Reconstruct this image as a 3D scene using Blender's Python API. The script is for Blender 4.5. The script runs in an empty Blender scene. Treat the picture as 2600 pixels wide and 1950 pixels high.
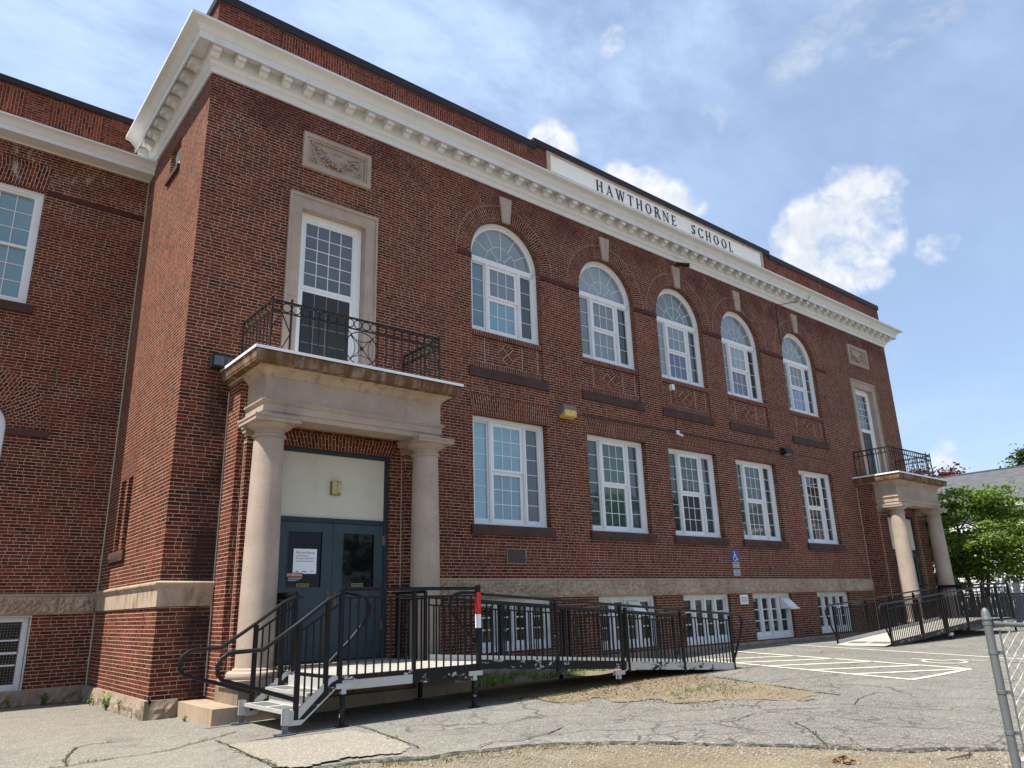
import bpy, math, random
import numpy as np
from mathutils import Vector, Matrix, noise as mnoise
from mathutils.geometry import tessellate_polygon
R_ = math.radians
rng = random.Random(7)
C = bpy.context.scene.collection

# ------------------------------------------------------------------ camera, sky, sun
SUN_DIR = Vector((-0.52, 0.03, 1.0)).normalized()
SUN_STRENGTH, SKY_STRENGTH, EXPOSURE = 5.0, 0.092, 0.82
scene = bpy.context.scene
cam_d = bpy.data.cameras.new('camera'); cam = bpy.data.objects.new('camera', cam_d); C.objects.link(cam)
yaw, pitch, roll = 0.6963, 0.2928, -0.0311
fw = Vector((math.sin(yaw)*math.cos(pitch), math.cos(yaw)*math.cos(pitch), math.sin(pitch)))
rt = Vector((math.cos(yaw), -math.sin(yaw), 0)); upv = rt.cross(fw)
rt2 = rt*math.cos(roll)+upv*math.sin(roll); up2 = -rt*math.sin(roll)+upv*math.cos(roll)
M = Matrix((rt2, up2, -fw)).transposed().to_4x4(); M.translation = Vector((-3.5593, -13.4283, 1.2225))
cam.matrix_world = M
cam_d.sensor_width = 36; cam_d.lens = 36*0.72652; cam_d.clip_start = 0.05; cam_d.clip_end = 5000
scene.camera = cam
scene.view_settings.view_transform = 'Standard'; scene.view_settings.look = 'None'
scene.view_settings.exposure = EXPOSURE; scene.view_settings.gamma = 1
scene.render.resolution_x = 1024; scene.render.resolution_y = 768

sun_d = bpy.data.lights.new('sun', 'SUN'); sun = bpy.data.objects.new('sun', sun_d); C.objects.link(sun)
sun_d.energy = SUN_STRENGTH; sun_d.angle = R_(0.53); sun_d.color = (1.0, 0.95, 0.87)
sun.rotation_mode = 'QUATERNION'; sun.rotation_quaternion = SUN_DIR.to_track_quat('Z', 'Y')

# ------------------------------------------------------------------ node helpers
class Sk:
    """a node socket with arithmetic"""
    def __init__(s, nt, sock): s.nt, s.k = nt, sock
    def _op(s, op, o=None, o2=None):
        n = s.nt.nodes.new('ShaderNodeMath'); n.operation = op; s.nt.links.new(s.k, n.inputs[0])
        for i, v in ((1, o), (2, o2)):
            if v is None: continue
            if isinstance(v, Sk): s.nt.links.new(v.k, n.inputs[i])
            else: n.inputs[i].default_value = v
        return Sk(s.nt, n.outputs[0])
    def __add__(s, o): return s._op('ADD', o)
    def __sub__(s, o): return s._op('SUBTRACT', o)
    def __mul__(s, o): return s._op('MULTIPLY', o)
    def __truediv__(s, o): return s._op('DIVIDE', o)
    def floor(s): return s._op('FLOOR')
    def fract(s): return s._op('FRACT')
    def abs(s): return s._op('ABSOLUTE')
    def min(s, o): return s._op('MINIMUM', o)
    def max(s, o): return s._op('MAXIMUM', o)
    def lt(s, o): return s._op('LESS_THAN', o)
    def gt(s, o): return s._op('GREATER_THAN', o)
    def pow(s, o): return s._op('POWER', o)
    def mod(s, o): return s._op('FLOORED_MODULO', o)
    def step(s, a, b, to0=0.0, to1=1.0):
        n = s.nt.nodes.new('ShaderNodeMapRange'); n.interpolation_type = 'SMOOTHSTEP'; n.clamp = True
        s.nt.links.new(s.k, n.inputs[0]); n.inputs[1].default_value = a; n.inputs[2].default_value = b
        n.inputs[3].default_value = to0; n.inputs[4].default_value = to1
        return Sk(s.nt, n.outputs[0])

class NT:
    def __init__(s, nt): s.nt = nt
    def node(s, t, **kw):
        n = s.nt.nodes.new(t)
        for k, v in kw.items(): setattr(n, k, v)
        return n
    def link(s, a, b): s.nt.links.new(a.k if isinstance(a, Sk) else a, b)
    def obj(s): return Sk(s.nt, s.node('ShaderNodeTexCoord').outputs['Object'])
    def uv(s): return Sk(s.nt, s.node('ShaderNodeTexCoord').outputs['UV'])
    def pos(s): return Sk(s.nt, s.node('ShaderNodeNewGeometry').outputs['Position'])
    def sep(s, v):
        n = s.node('ShaderNodeSeparateXYZ'); s.link(v, n.inputs[0]); return [Sk(s.nt, n.outputs[i]) for i in range(3)]
    def comb(s, x=0, y=0, z=0):
        n = s.node('ShaderNodeCombineXYZ')
        for i, v in enumerate((x, y, z)):
            if isinstance(v, Sk): s.link(v, n.inputs[i])
            else: n.inputs[i].default_value = v
        return Sk(s.nt, n.outputs[0])
    def scalev(s, v, sc):
        n = s.node('ShaderNodeMapping'); s.link(v, n.inputs[0]); n.inputs['Scale'].default_value = sc; return Sk(s.nt, n.outputs[0])
    def noise(s, v, scale, detail=3, rough=0.55, col=False, dist=0):
        n = s.node('ShaderNodeTexNoise'); s.link(v, n.inputs['Vector']); n.inputs['Scale'].default_value = scale
        n.inputs['Detail'].default_value = detail; n.inputs['Roughness'].default_value = rough; n.inputs['Distortion'].default_value = dist
        return Sk(s.nt, n.outputs['Color' if col else 'Fac'])
    def voro(s, v, scale, feature='F1', out='Distance'):
        n = s.node('ShaderNodeTexVoronoi', feature=feature); s.link(v, n.inputs['Vector']); n.inputs['Scale'].default_value = scale
        return Sk(s.nt, n.outputs[out])
    def white(s, v):
        n = s.node('ShaderNodeTexWhiteNoise', noise_dimensions='3D'); s.link(v, n.inputs['Vector']); return Sk(s.nt, n.outputs['Value'])
    def mix(s, f, a, b, blend='MIX'):
        n = s.node('ShaderNodeMix', data_type='RGBA', blend_type=blend, clamp_factor=True)
        for sock, v in ((n.inputs[0], f), (n.inputs[6], a), (n.inputs[7], b)):
            if isinstance(v, Sk): s.link(v, sock)
            elif isinstance(v, tuple): sock.default_value = (*v[:3], 1)
            else: sock.default_value = v
        return Sk(s.nt, n.outputs[2])
    def mixf(s, f, a, b):
        n = s.node('ShaderNodeMix', data_type='FLOAT')
        for sock, v in ((n.inputs[0], f), (n.inputs[2], a), (n.inputs[3], b)):
            if isinstance(v, Sk): s.link(v, sock)
            else: sock.default_value = v
        return Sk(s.nt, n.outputs[0])
    def ramp(s, f, stops):
        n = s.node('ShaderNodeValToRGB'); s.link(f, n.inputs[0]); e = n.color_ramp.elements
        while len(e) > 1: e.remove(e[-1])
        e[0].position = stops[0][0]; e[0].color = (*stops[0][1], 1)
        for p, c in stops[1:]:
            q = e.new(p); q.color = (*c, 1)
        return Sk(s.nt, n.outputs[0])
    def bump(s, h, strength, dist):
        n = s.node('ShaderNodeBump'); s.link(h, n.inputs['Height']); n.inputs['Strength'].default_value = strength
        n.inputs['Distance'].default_value = dist; return n.outputs[0]

def newmat(name):
    m = bpy.data.materials.new(name); m.use_nodes = True
    t = NT(m.node_tree); b = m.node_tree.nodes['Principled BSDF']
    return m, t, b
def setp(t, b, col=None, rough=None, metal=None, spec=None, normal=None):
    for key, v in (('Base Color', col), ('Roughness', rough), ('Metallic', metal), ('Specular IOR Level', spec)):
        if v is None: continue
        if isinstance(v, Sk): t.link(v, b.inputs[key])
        elif isinstance(v, tuple): b.inputs[key].default_value = (*v, 1)
        else: b.inputs[key].default_value = v
    if normal is not None: t.nt.links.new(normal, b.inputs['Normal'])

# ------------------------------------------------------------------ sky
world = bpy.data.worlds.new('World'); scene.world = world; world.use_nodes = True
wt = NT(world.node_tree); wn = world.node_tree.nodes; bg = wn['Background']
sky = wn.new('ShaderNodeTexSky'); sky.sky_type = 'NISHITA'; sky.sun_disc = False
sky.sun_elevation = math.asin(SUN_DIR.z); sky.sun_rotation = math.atan2(SUN_DIR.x, SUN_DIR.y)
sky.air_density = 1.0; sky.dust_density = 0.4; sky.ozone_density = 2.2
dirv = Sk(world.node_tree, wn.new('ShaderNodeTexCoord').outputs['Generated'])
def px_dir(u, v):
    d = fw + rt2*((u-1300)/1888.94) - up2*((v-975)/1888.94); return d.normalized()
# cumulus puffs: (direction given by photo bearing, angular radius in px of the photo, weight)
PUFFS = [(2085,600,92,1),(2190,510,80,1),(2110,690,78,1),(2205,690,50,1),(2245,470,50,.75),(2015,620,58,.85),(2170,600,95,1),(2040,690,70,1),(2140,455,38,.55),
         (1395,350,48,1),(1430,375,42,1),(1570,455,50,1),(1620,495,74,1),(1710,515,50,.95),(1680,480,30,.6),(1770,530,30,.6),
         (2372,632,40,.50),(2415,612,32,.45),(2495,640,30,.36),(2595,580,34,.5),
         (1815,305,40,.50),(1822,260,30,.36),(1555,103,36,.48),(1905,285,28,.34),
         (2405,1180,56,.62),(2360,1205,50,.55),(-300,300,150,.6),(700,-300,160,.7),(3000,600,200,.8),(2900,1100,150,.8)]
WISPS = [(1985,165,55,.8),(2040,125,62,.9),(2100,85,66,.9),(2160,45,66,.9),(2200,5,70,.9),(2250,105,52,.8),(2300,70,60,.9),(2350,30,66,.9),(2400,-10,70,.9),(2490,650,36,.6),(2330,1100,70,.5),(2460,1110,80,.5),(2560,1060,80,.5),(60,120,130,.55),(250,330,120,.5),(1150,60,150,.5)]
def field(lst):
  acc = None
  for u, v, r, w in lst:
    d = px_dir(u, v)
    n = wn.new('ShaderNodeVectorMath'); n.operation = 'DOT_PRODUCT'; wt.link(dirv, n.inputs[0]); n.inputs[1].default_value = d
    ang = r/1888.94/(1+((u-1300)**2+(v-975)**2)/1888.94**2)**0.5
    q = Sk(world.node_tree, n.outputs['Value']).step(math.cos(ang*1.55), math.cos(ang*0.3), 0, w)
    acc = q if acc is None else acc.max(q)
  return acc
acc = field(PUFFS); acw = field(WISPS)
wrp = wn.new('ShaderNodeVectorMath'); wrp.operation = 'MULTIPLY_ADD'; wt.link(wt.noise(dirv, 22, 3, 0.55, col=True), wrp.inputs[0]); wrp.inputs[1].default_value = (0.035, 0.035, 0.035); wt.link(dirv, wrp.inputs[2])
dw = Sk(world.node_tree, wrp.outputs[0])
def cnoise(v): return (wt.noise(v, 13, 9, 0.60) - 0.5)*1.9 + (wt.noise(v, 48, 5, 0.6) - 0.5)*0.7
nz = cnoise(dw)
off = wn.new('ShaderNodeVectorMath'); off.operation = 'ADD'; wt.link(dw, off.inputs[0]); off.inputs[1].default_value = SUN_DIR*0.022
nzs = cnoise(Sk(world.node_tree, off.outputs[0]))
dens = (acc + nz).step(0.36, 1.08) * acc.step(0.03, 0.35)
wispn = (wt.noise(wt.scalev(dw, (5, 5, 14)), 2.2, 9, 0.66) - 0.5)*2.2
dens = dens.max((acw + wispn).step(0.55, 1.55)*acw.step(0.0, 0.5)*0.62)
veil_v = wt.scalev(dirv, (1.2, 3.2, 4.0))
dx, dy, dz = wt.sep(dirv)
rightness = wt.nt.nodes.new('ShaderNodeVectorMath'); rightness.operation = 'DOT_PRODUCT'; wt.link(dirv, rightness.inputs[0]); rightness.inputs[1].default_value = px_dir(2330, 800)
clear = Sk(world.node_tree, rightness.outputs['Value']).step(0.86, 0.995)
veil = wt.noise(veil_v, 1.7, 8, 0.62).step(0.36, 0.70) * 0.62
veil2 = wt.noise(wt.scalev(dirv, (2, 2, 9)), 2.2, 6, 0.62).step(0.4, 0.75) * dz.step(0.34, 0.02)
veil = (veil * (clear*-0.80 + 1.0) + veil2*0.55 + 0.40).min(0.95)
skyc = Sk(world.node_tree, sky.outputs[0])
base = wt.mix(veil, skyc, (4.0, 5.2, 7.3))
lit = (nz - nzs).step(-0.45, 0.35)
cloudc = wt.mix(lit, (4.5, 4.9, 5.6), (5.9, 6.1, 6.35))
skyout = wt.mix(dens, base, cloudc)
wt.link(skyout, bg.inputs[0]); bg.inputs[1].default_value = SKY_STRENGTH

# ------------------------------------------------------------------ materials
MT = {}
def brick(name, tint=(0.93, 1.0, 1.12), mortar=(0.58, 0.465, 0.335), P=0.216, H=0.0667, flemish=True, halfw=0.0044):
    m, t, b = newmat(name)
    uv = t.uv(); x, y, z = t.sep(uv); ps = t.pos()
    jit = t.sep(t.noise(ps, 7.0, 2, 0.5, col=True))
    x = x + (jit[0]-0.5)*0.008; y = y + (jit[1]-0.5)*0.005
    row = (y/H).floor(); fv = (y/H).fract()
    rr = t.white(t.comb(row, 3.3, 1.7))
    c1 = x/P + row.mod(2.0)*0.5 + rr*0.14; d1 = c1.fract(); e1 = d1.min(d1*-1+1)*P
    if flemish:
        P2 = P*1.5; c2 = x/P2 + rr*0.5; f2 = c2.fract(); hd = f2.lt(0.3333)
        e2 = f2.min(f2*-1+1).min((f2-0.3333).abs())*P2
        fl = row.mod(3.0).lt(0.5).max(rr.gt(0.82))
        e = t.mixf(fl, e1, e2); cid = t.mixf(fl, c1.floor(), c2.floor()*2.0+hd*0.5+1000)
    else:
        e = e1; cid = c1.floor()
    ev = fv.min(fv*-1+1)*H
    edge = (e*1.3).min(ev)
    fine = t.noise(ps, 34, 3, 0.6)
    mort = (edge + (fine-0.5)*0.0025).step(halfw-0.0016, halfw+0.0016, 1, 0)
    r1 = t.white(t.comb(cid, row, 0.5))
    bc = t.ramp(r1, [(0, (0.064, 0.0165, 0.0105)), (0.12, (0.094, 0.0205, 0.011)), (0.45, (0.126, 0.0258, 0.0125)), (0.82, (0.156, 0.0335, 0.015)), (1, (0.20, 0.048, 0.021))])
    big = t.noise(ps, 0.42, 4, 0.6); med = t.noise(ps, 2.3, 4, 0.6)
    mul = big.step(0.25, 0.75, 0.78, 1.16)*med.step(0.2, 0.8, 0.84, 1.14)*fine.step(0.2, 0.8, 0.85, 1.15)
    bc = t.mix(1.0, bc, t.comb(mul*tint[0], mul*tint[1], mul*tint[2]), 'MULTIPLY')
    mc = t.mix(med.step(0.35, 0.7), mortar, tuple(v*0.62 for v in mortar))
    strk = t.noise(t.scalev(ps, (2.6, 2.6, 0.16)), 1.6, 5, 0.62).step(0.50, 0.72)
    bc = t.mix(strk*0.42, bc, (0.045, 0.018, 0.012)); patch = t.noise(ps, 0.8, 3, 0.5).step(0.60, 0.66); mc = t.mix(patch*0.75, mc, (0.60, 0.53, 0.44))
    col = t.mix(mort, bc, mc)
    # soot beside the portico and efflorescence below the left cornice (wear with its own place on the wall)
    px, py, pz = t.sep(ps)
    wob = (t.noise(ps, 1.1, 4, 0.6)-0.5)
    soot = (px+wob*0.5).step(0.25, 0.62)*(px).step(0.872, 0.868)*(pz+wob*1.5).step(6.0, 4.8)*py.lt(0.05)*py.gt(-0.05)*(wob+0.5).step(0.25, 0.6)
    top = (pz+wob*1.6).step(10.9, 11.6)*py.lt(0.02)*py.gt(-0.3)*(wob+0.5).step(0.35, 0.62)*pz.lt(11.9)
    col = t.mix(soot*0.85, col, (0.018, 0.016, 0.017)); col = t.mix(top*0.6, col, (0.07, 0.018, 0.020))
    eff = t.noise(t.scalev(ps, (1.8, 1.8, 0.8)), 3.0, 6, 0.7).step(0.53, 0.62)*pz.gt(10.5)*pz.lt(11.5)*py.gt(4.3)*t.noise(ps, 0.9, 2).step(0.45, 0.6)
    col = t.mix(eff*0.55, col, (0.5, 0.45, 0.42))
    setp(t, b, col, t.mixf(mort, 0.85, 0.95), spec=0.12, normal=t.bump(mort*-1 + fine*0.25, 0.7, 0.008))
    return m
MT['brick'] = brick('red_brick')
MT['brick_arch'] = brick('red_brick_arch', tint=(0.90, 0.92, 0.95), mortar=(0.58, 0.46, 0.35), flemish=False, P=0.21, H=0.0667)
MT['brick_parapet'] = brick('parapet_brick', tint=(0.88, 0.92, 0.95), mortar=(0.30, 0.22, 0.17))
MT['brick_parapet_soldier'] = brick('parapet_soldier_brick', tint=(0.96, 0.96, 0.98), mortar=(0.34, 0.26, 0.20), flemish=False)
MT['brick_header'] = brick('header_brick', tint=(0.88, 0.9, 0.95), flemish=False, P=0.108)

def stone(name, c1, c2, speck=(0.06, 0.05, 0.05), scale=60, stain=None, bumpd=0.002):
    m, t, b = newmat(name); p = t.pos()
    n1 = t.noise(p, 1.7, 4, 0.6); n2 = t.noise(p, scale, 3, 0.7); v = t.voro(p, scale*1.4)
    col = t.mix(n1.step(0.3, 0.7), c1, c2); col = t.mix(n2.step(0.6, 0.72)*0.55, col, speck)
    col = t.mix(v.step(0.16, 0.05)*0.35, col, tuple(min(1, q*1.5) for q in c1))
    drip = t.noise(t.scalev(p, (4, 4, 0.35)), 1.5, 6, 0.65).step(0.52, 0.75); col = t.mix(drip*0.35, col, tuple(v*0.45 for v in c2))
    if stain:
        s = t.noise(t.scalev(p, (2.2, 2.2, 0.7)), 2.5, 5, 0.65).step(*stain[1]); col = t.mix(s*stain[2], col, stain[0])
    setp(t, b, col, 0.85, spec=0.3, normal=t.bump(n2, 0.5, bumpd)); return m
MT['granite'] = stone('pink_granite', (0.41, 0.32, 0.255), (0.33, 0.26, 0.205), scale=26)
MT['granite_stained'] = stone('rust_stained_granite', (0.34, 0.26, 0.19), (0.20, 0.13, 0.08), stain=((0.105, 0.045, 0.012), (0.32, 0.56), 0.9), scale=40)
MT['granite_cornice'] = stone('weathered_granite', (0.44, 0.34, 0.25), (0.35, 0.265, 0.19), stain=((0.11, 0.07, 0.04), (0.5, 0.7), 0.6))
MT['granite_rough'] = stone('rock_faced_granite', (0.45, 0.345, 0.245), (0.34, 0.25, 0.175), scale=26, bumpd=0.012)
MT['granite_foot'] = stone('granite_footing', (0.29, 0.22, 0.16), (0.2, 0.15, 0.11), scale=24, stain=((0.09, 0.08, 0.06), (0.5, 0.7), 0.5), bumpd=0.01)
MT['granite_step'] = stone('granite_step', (0.40, 0.30, 0.21), (0.31, 0.235, 0.16), stain=((0.16, 0.10, 0.05), (0.55, 0.72), 0.55))
MT['brownstone'] = stone('brownstone', (0.050, 0.030, 0.026), (0.085, 0.042, 0.034), speck=(0.02, 0.015, 0.015), scale=18, bumpd=0.012)
MT['brownband'] = stone('brownstone_band', (0.085, 0.026, 0.021), (0.065, 0.021, 0.018), speck=(0.02, 0.012, 0.012), scale=25)

def paint(name, c, rough=0.5, dirt=(0.5, 0.47, 0.38), amt=0.25, sc=3.0, spec=0.4, metal=0):
    m, t, b = newmat(name); p = t.pos()
    d = t.noise(t.scalev(p, (1, 1, 0.5)), sc, 6, 0.65).step(0.45, 0.8); f = t.noise(p, 45, 3, 0.6)
    col = t.mix(d*amt, c, tuple(a*b_ for a, b_ in zip(c, dirt))); col = t.mix(f.step(0.3, 0.8)*0.10, col, (0.1, 0.1, 0.09))
    setp(t, b, col, f.step(0.2, 0.8, rough-0.08, rough+0.12), metal, spec, t.bump(f, 0.15, 0.001)); return m
MT['cornice'] = paint('cornice_paint', (0.70, 0.705, 0.70), 0.6, dirt=(0.6, 0.58, 0.52), amt=0.30)
MT['white'] = paint('white_window_paint', (0.75, 0.755, 0.75), 0.5, amt=0.18)
MT['white_old'] = paint('aged_white_paint', (0.70, 0.70, 0.67), 0.6, amt=0.4)
MT['muntin'] = paint('muntin_white', (0.66, 0.69, 0.69), 0.5, amt=0.08)
MT['coping'] = paint('coping_metal', (0.020, 0.017, 0.018), 0.55, amt=0.3, spec=0.2)
MT['flash'] = paint('flashing_white', (0.82, 0.82, 0.81), 0.4, amt=0.06)
MT['sign'] = paint('sign_board_white', (0.74, 0.73, 0.66), 0.6, amt=0.10)
MT['letter'] = paint('letter_black', (0.012, 0.012, 0.016), 0.5, amt=0)
MT['door'] = paint('door_blue_grey', (0.036, 0.060, 0.070), 0.5, dirt=(0.45, 0.5, 0.55), amt=0.8, sc=5, spec=0.25)
MT['doorframe'] = paint('door_frame_paint', (0.020, 0.032, 0.042), 0.5, amt=0.5, spec=0.25)
MT['panel'] = paint('cream_panel', (0.56, 0.53, 0.43), 0.7, dirt=(0.7, 0.62, 0.5), amt=0.4, sc=1.6)
MT['iron'] = paint('wrought_iron', (0.020, 0.016, 0.013), 0.6, dirt=(2.2, 1.6, 1.1), amt=0.6, sc=8, spec=0.2)
MT['alu'] = paint('bare_aluminium', (0.50, 0.49, 0.46), 0.5, amt=0.35, metal=0.3)
MT['deckm'] = paint('deck_plate', (0.41, 0.385, 0.335), 0.7, amt=0.5, sc=2.0)
MT['galv'] = paint('galvanised_steel', (0.15, 0.163, 0.17), 0.55, dirt=(0.7, 0.7, 0.7), amt=0.6, sc=20, metal=0.35)
MT['wire'] = paint('fence_wire', (0.34, 0.355, 0.36), 0.45, amt=0.4, sc=15, metal=0.3)
MT['rust'] = paint('rusty_steel', (0.16, 0.10, 0.075), 0.8, amt=0.5, sc=20)
MT['blackp'] = paint('black_housing', (0.012, 0.012, 0.013), 0.5, amt=0.1, spec=0.2)
MT['greyp'] = paint('grey_housing', (0.16, 0.15, 0.13), 0.5, amt=0.2)
MT['conduit'] = paint('painted_conduit', (0.045, 0.038, 0.038), 0.6, amt=0.3)
MT['tread'] = paint('grip_tread', (0.13, 0.12, 0.105), 0.9, amt=0.3)
MT['red'] = paint('red_reflective', (0.62, 0.02, 0.02), 0.35, amt=0)
MT['line'] = paint('parking_line_paint', (0.66, 0.62, 0.48), 0.85, dirt=(0.45, 0.43, 0.42), amt=0.75, sc=5)
MT['bronze'] = paint('bronze_plaque', (0.028, 0.020, 0.012), 0.4, amt=0.2)
MT['brass'] = paint('brass_trim', (0.30, 0.22, 0.10), 0.45, amt=0.3, metal=0.5)
MT['yellow_text'] = paint('gold_text', (0.62, 0.48, 0.12), 0.5, amt=0)
MT['paper'] = paint('white_paper', (0.80, 0.82, 0.84), 0.7, amt=0.03)
MT['blue'] = paint('sign_blue', (0.015, 0.05, 0.32), 0.4, amt=0.05)
MT['platem'] = paint('sign_grey', (0.36, 0.38, 0.41), 0.5, amt=0.1)
MT['orange'] = paint('warning_red', (0.42, 0.10, 0.05), 0.5, amt=0)
MT['brick_plain'] = paint('plain_brick', (0.135, 0.026, 0.014), 0.85, amt=0.4, sc=9, spec=0.1)
MT['mortar'] = paint('pale_mortar', (0.46, 0.40, 0.30), 0.95, amt=0.3)
MT['crack'] = paint('crack_dark', (0.035, 0.034, 0.03), 0.95, amt=0.0)
MT['straw'] = paint('dry_leaf', (0.22, 0.14, 0.065), 0.9, dirt=(0.5, 0.45, 0.4), amt=0.9, sc=9)
MT['pebble'] = paint('pebble', (0.27, 0.245, 0.20), 0.9, dirt=(0.5, 0.5, 0.5), amt=0.9, sc=14)
MT['wood'] = paint('weathered_stick', (0.10, 0.07, 0.045), 0.9)
MT['vinyl'] = paint('white_clapboard', (0.78, 0.79, 0.81), 0.5, amt=0.06)
MT['slat'] = paint('fence_slat', (0.20, 0.21, 0.22), 0.6, amt=0.3)
def amber():
    m, t, b = newmat('amber_lens'); p = t.pos(); n = t.noise(p, 14, 3)
    setp(t, b, t.mix(n.step(0.3, 0.7), (0.62, 0.36, 0.07), (0.72, 0.48, 0.14)), 0.25); return m
MT['amber'] = amber()
def lens():
    m, t, b = newmat('lamp_lens'); n = t.noise(t.pos(), 20, 2)
    setp(t, b, t.mix(n, (0.36, 0.30, 0.10), (0.46, 0.40, 0.17)), 0.25); return m
MT['lens'] = lens()
def chipped(name, chips, prim=(0.47, 0.46, 0.42)):
    m, t, b = newmat(name); p = t.pos()
    n = t.noise(t.scalev(p, (1, 1, 2.2)), 4.6, 8, 0.72); n2 = t.noise(p, 22, 3, 0.6); k = (n + (n2-0.5)*0.18).step(chips, chips+0.012)
    col = t.mix(k, t.mix(n2, (0.006, 0.006, 0.007), (0.012, 0.012, 0.013)), prim)
    setp(t, b, col, t.mixf(k, 0.45, 0.6), spec=0.22); return m
MT['black'] = chipped('black_enamel', 0.685)
MT['black_chip'] = chipped('chipped_black_enamel', 0.60)
MT['worn_chip'] = chipped('mostly_bare_enamel', 0.44)
def glass(name, c, ior=1.75, rough=0.03, var=0.25):
    m, t, b = newmat(name); p = t.pos(); n = t.noise(p, 0.9, 2); w = t.noise(p, 1.6, 2)
    col = t.mix(n.step(0.3, 0.7)*var, c, tuple(v*0.55 for v in c))
    oi = Sk(t.nt, t.node('ShaderNodeObjectInfo').outputs['Random']); k = oi.step(0, 1)*0.75 + 0.6; col = t.mix(1.0, col, t.comb(k, k, k), 'MULTIPLY')
    setp(t, b, col, rough, normal=t.bump(w, 0.16, 0.02)); b.inputs['IOR'].default_value = ior; return m
MT['g_blind'] = glass('pane_pale_blind', (0.17, 0.30, 0.35))
MT['g_green'] = glass('pane_green_reflection', (0.030, 0.065, 0.045))  # tree reflections put into the pane colour as an even green
MT['g_grey'] = glass('pane_grey_reflection', (0.19, 0.23, 0.24))  # sky reflection seen in the fanlights, put into the pane colour as grey
MT['g_violet'] = glass('pane_violet_shade', (0.13, 0.16, 0.27))
MT['g_dark'] = glass('pane_dark', (0.012, 0.014, 0.016))
MT['g_door'] = glass('pane_door', (0.004, 0.005, 0.005), ior=1.3)
MT['g_darkgrey'] = glass('pane_dark_grey', (0.05, 0.055, 0.06))
MT['g_screen'] = glass('pane_insect_screen', (0.045, 0.048, 0.055), ior=1.3, rough=0.35)
MT['g_base'] = glass('pane_basement', (0.035, 0.037, 0.035), ior=1.5)
def asphalt():
    m, t, b = newmat('worn_asphalt'); p = t.pos(); x, y, z = t.sep(p)
    big = t.noise(p, 0.55, 5, 0.6); agg = t.voro(p, 62, out='Color'); av = t.sep(agg)[0]; f = t.noise(p, 130, 3, 0.7); med = t.noise(p, 3.5, 5, 0.65)
    left = (x + y*0.35 + (big-0.5)*3.0).step(2.2, -2.4)
    base = t.mix(left, t.mix(big.step(0.3, 0.7), (0.158, 0.151, 0.133), (0.205, 0.193, 0.166)), t.mix(med, (0.215, 0.20, 0.162), (0.26, 0.24, 0.192)))
    col = t.mix(av.step(0.0, 1.0)*0.52, base, (0.055, 0.052, 0.046)); col = t.mix(av.gt(0.84)*0.55, col, (0.45, 0.42, 0.36)); stn = t.noise(p, 1.4, 5, 0.7).step(0.54, 0.70); col = t.mix(stn*0.40, col, (0.075, 0.07, 0.062)); trk = t.noise(t.scalev(p, (0.5, 1.6, 1)), 1.2, 3, 0.5).step(0.5, 0.7); col = t.mix(trk*0.18, col, (0.30, 0.27, 0.22))
    col = t.mix(med.step(0.52, 0.75)*0.35, col, (0.33, 0.28, 0.2))
    # alligator cracking in the worn strip near the dirt edge
    pw = p; vn = t.node('ShaderNodeVectorMath', operation='ADD'); t.link(p, vn.inputs[0]); nc = t.noise(p, 2.2, 4, 0.6, col=True)
    sc = t.node('ShaderNodeVectorMath', operation='SCALE'); t.link(nc, sc.inputs[0]); sc.inputs['Scale'].default_value = 0.5; t.link(sc.outputs[0], vn.inputs[1])
    v = t.voro(Sk(t.nt, vn.outputs[0]), 2.3, 'DISTANCE_TO_EDGE'); v2 = t.voro(Sk(t.nt, vn.outputs[0]), 0.62, 'DISTANCE_TO_EDGE')
    reg = (x*0.80+y*1.0 + (big-0.5)*3).step(-0.9, -2.4)*x.gt(2.4)*(t.noise(p, 0.9, 3)).step(0.42, 0.6)
    ck = v.step(0.040, 0.012)*reg; ck2 = v2.step(0.020, 0.006)*x.gt(2.0)*(big.step(0.4, 0.6))
    crack = ck.max(ck2*0.9)
    col = t.mix(crack*0.70, col, (0.038, 0.036, 0.032))
    setp(t, b, col, 0.92, spec=0.25, normal=t.bump(av*0.7 + f*0.4 - crack*1.2, 0.8, 0.008)); return m
MT['asphalt'] = asphalt()
def aedge():
    m, t, b = newmat('crumbled_asphalt_edge'); p = t.pos(); v = t.sep(t.voro(p, 40, out='Color'))[0]; n = t.noise(p, 9, 5, 0.7)
    setp(t, b, t.mix(n.step(0.45, 0.62), t.mix(v, (0.028, 0.027, 0.025), (0.075, 0.07, 0.06)), (0.17, 0.155, 0.125)), 0.95, spec=0.15, normal=t.bump(v, 1.0, 0.02)); return m
MT['asphalt_edge'] = aedge()
def pad():
    m, t, b = newmat('old_tan_paving'); p = t.pos(); av = t.sep(t.voro(p, 80, out='Color'))[0]; med = t.noise(p, 2.0, 5, 0.65)
    col = t.mix(med.step(0.35, 0.7), (0.275, 0.24, 0.18), (0.245, 0.225, 0.18)); col = t.mix(av*0.5, col, (0.13, 0.12, 0.10)); col = t.mix(av.gt(0.85)*0.5, col, (0.62, 0.58, 0.50))
    setp(t, b, col, 0.93, spec=0.2, normal=t.bump(av, 0.5, 0.005)); return m
MT['pad'] = pad()
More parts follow.
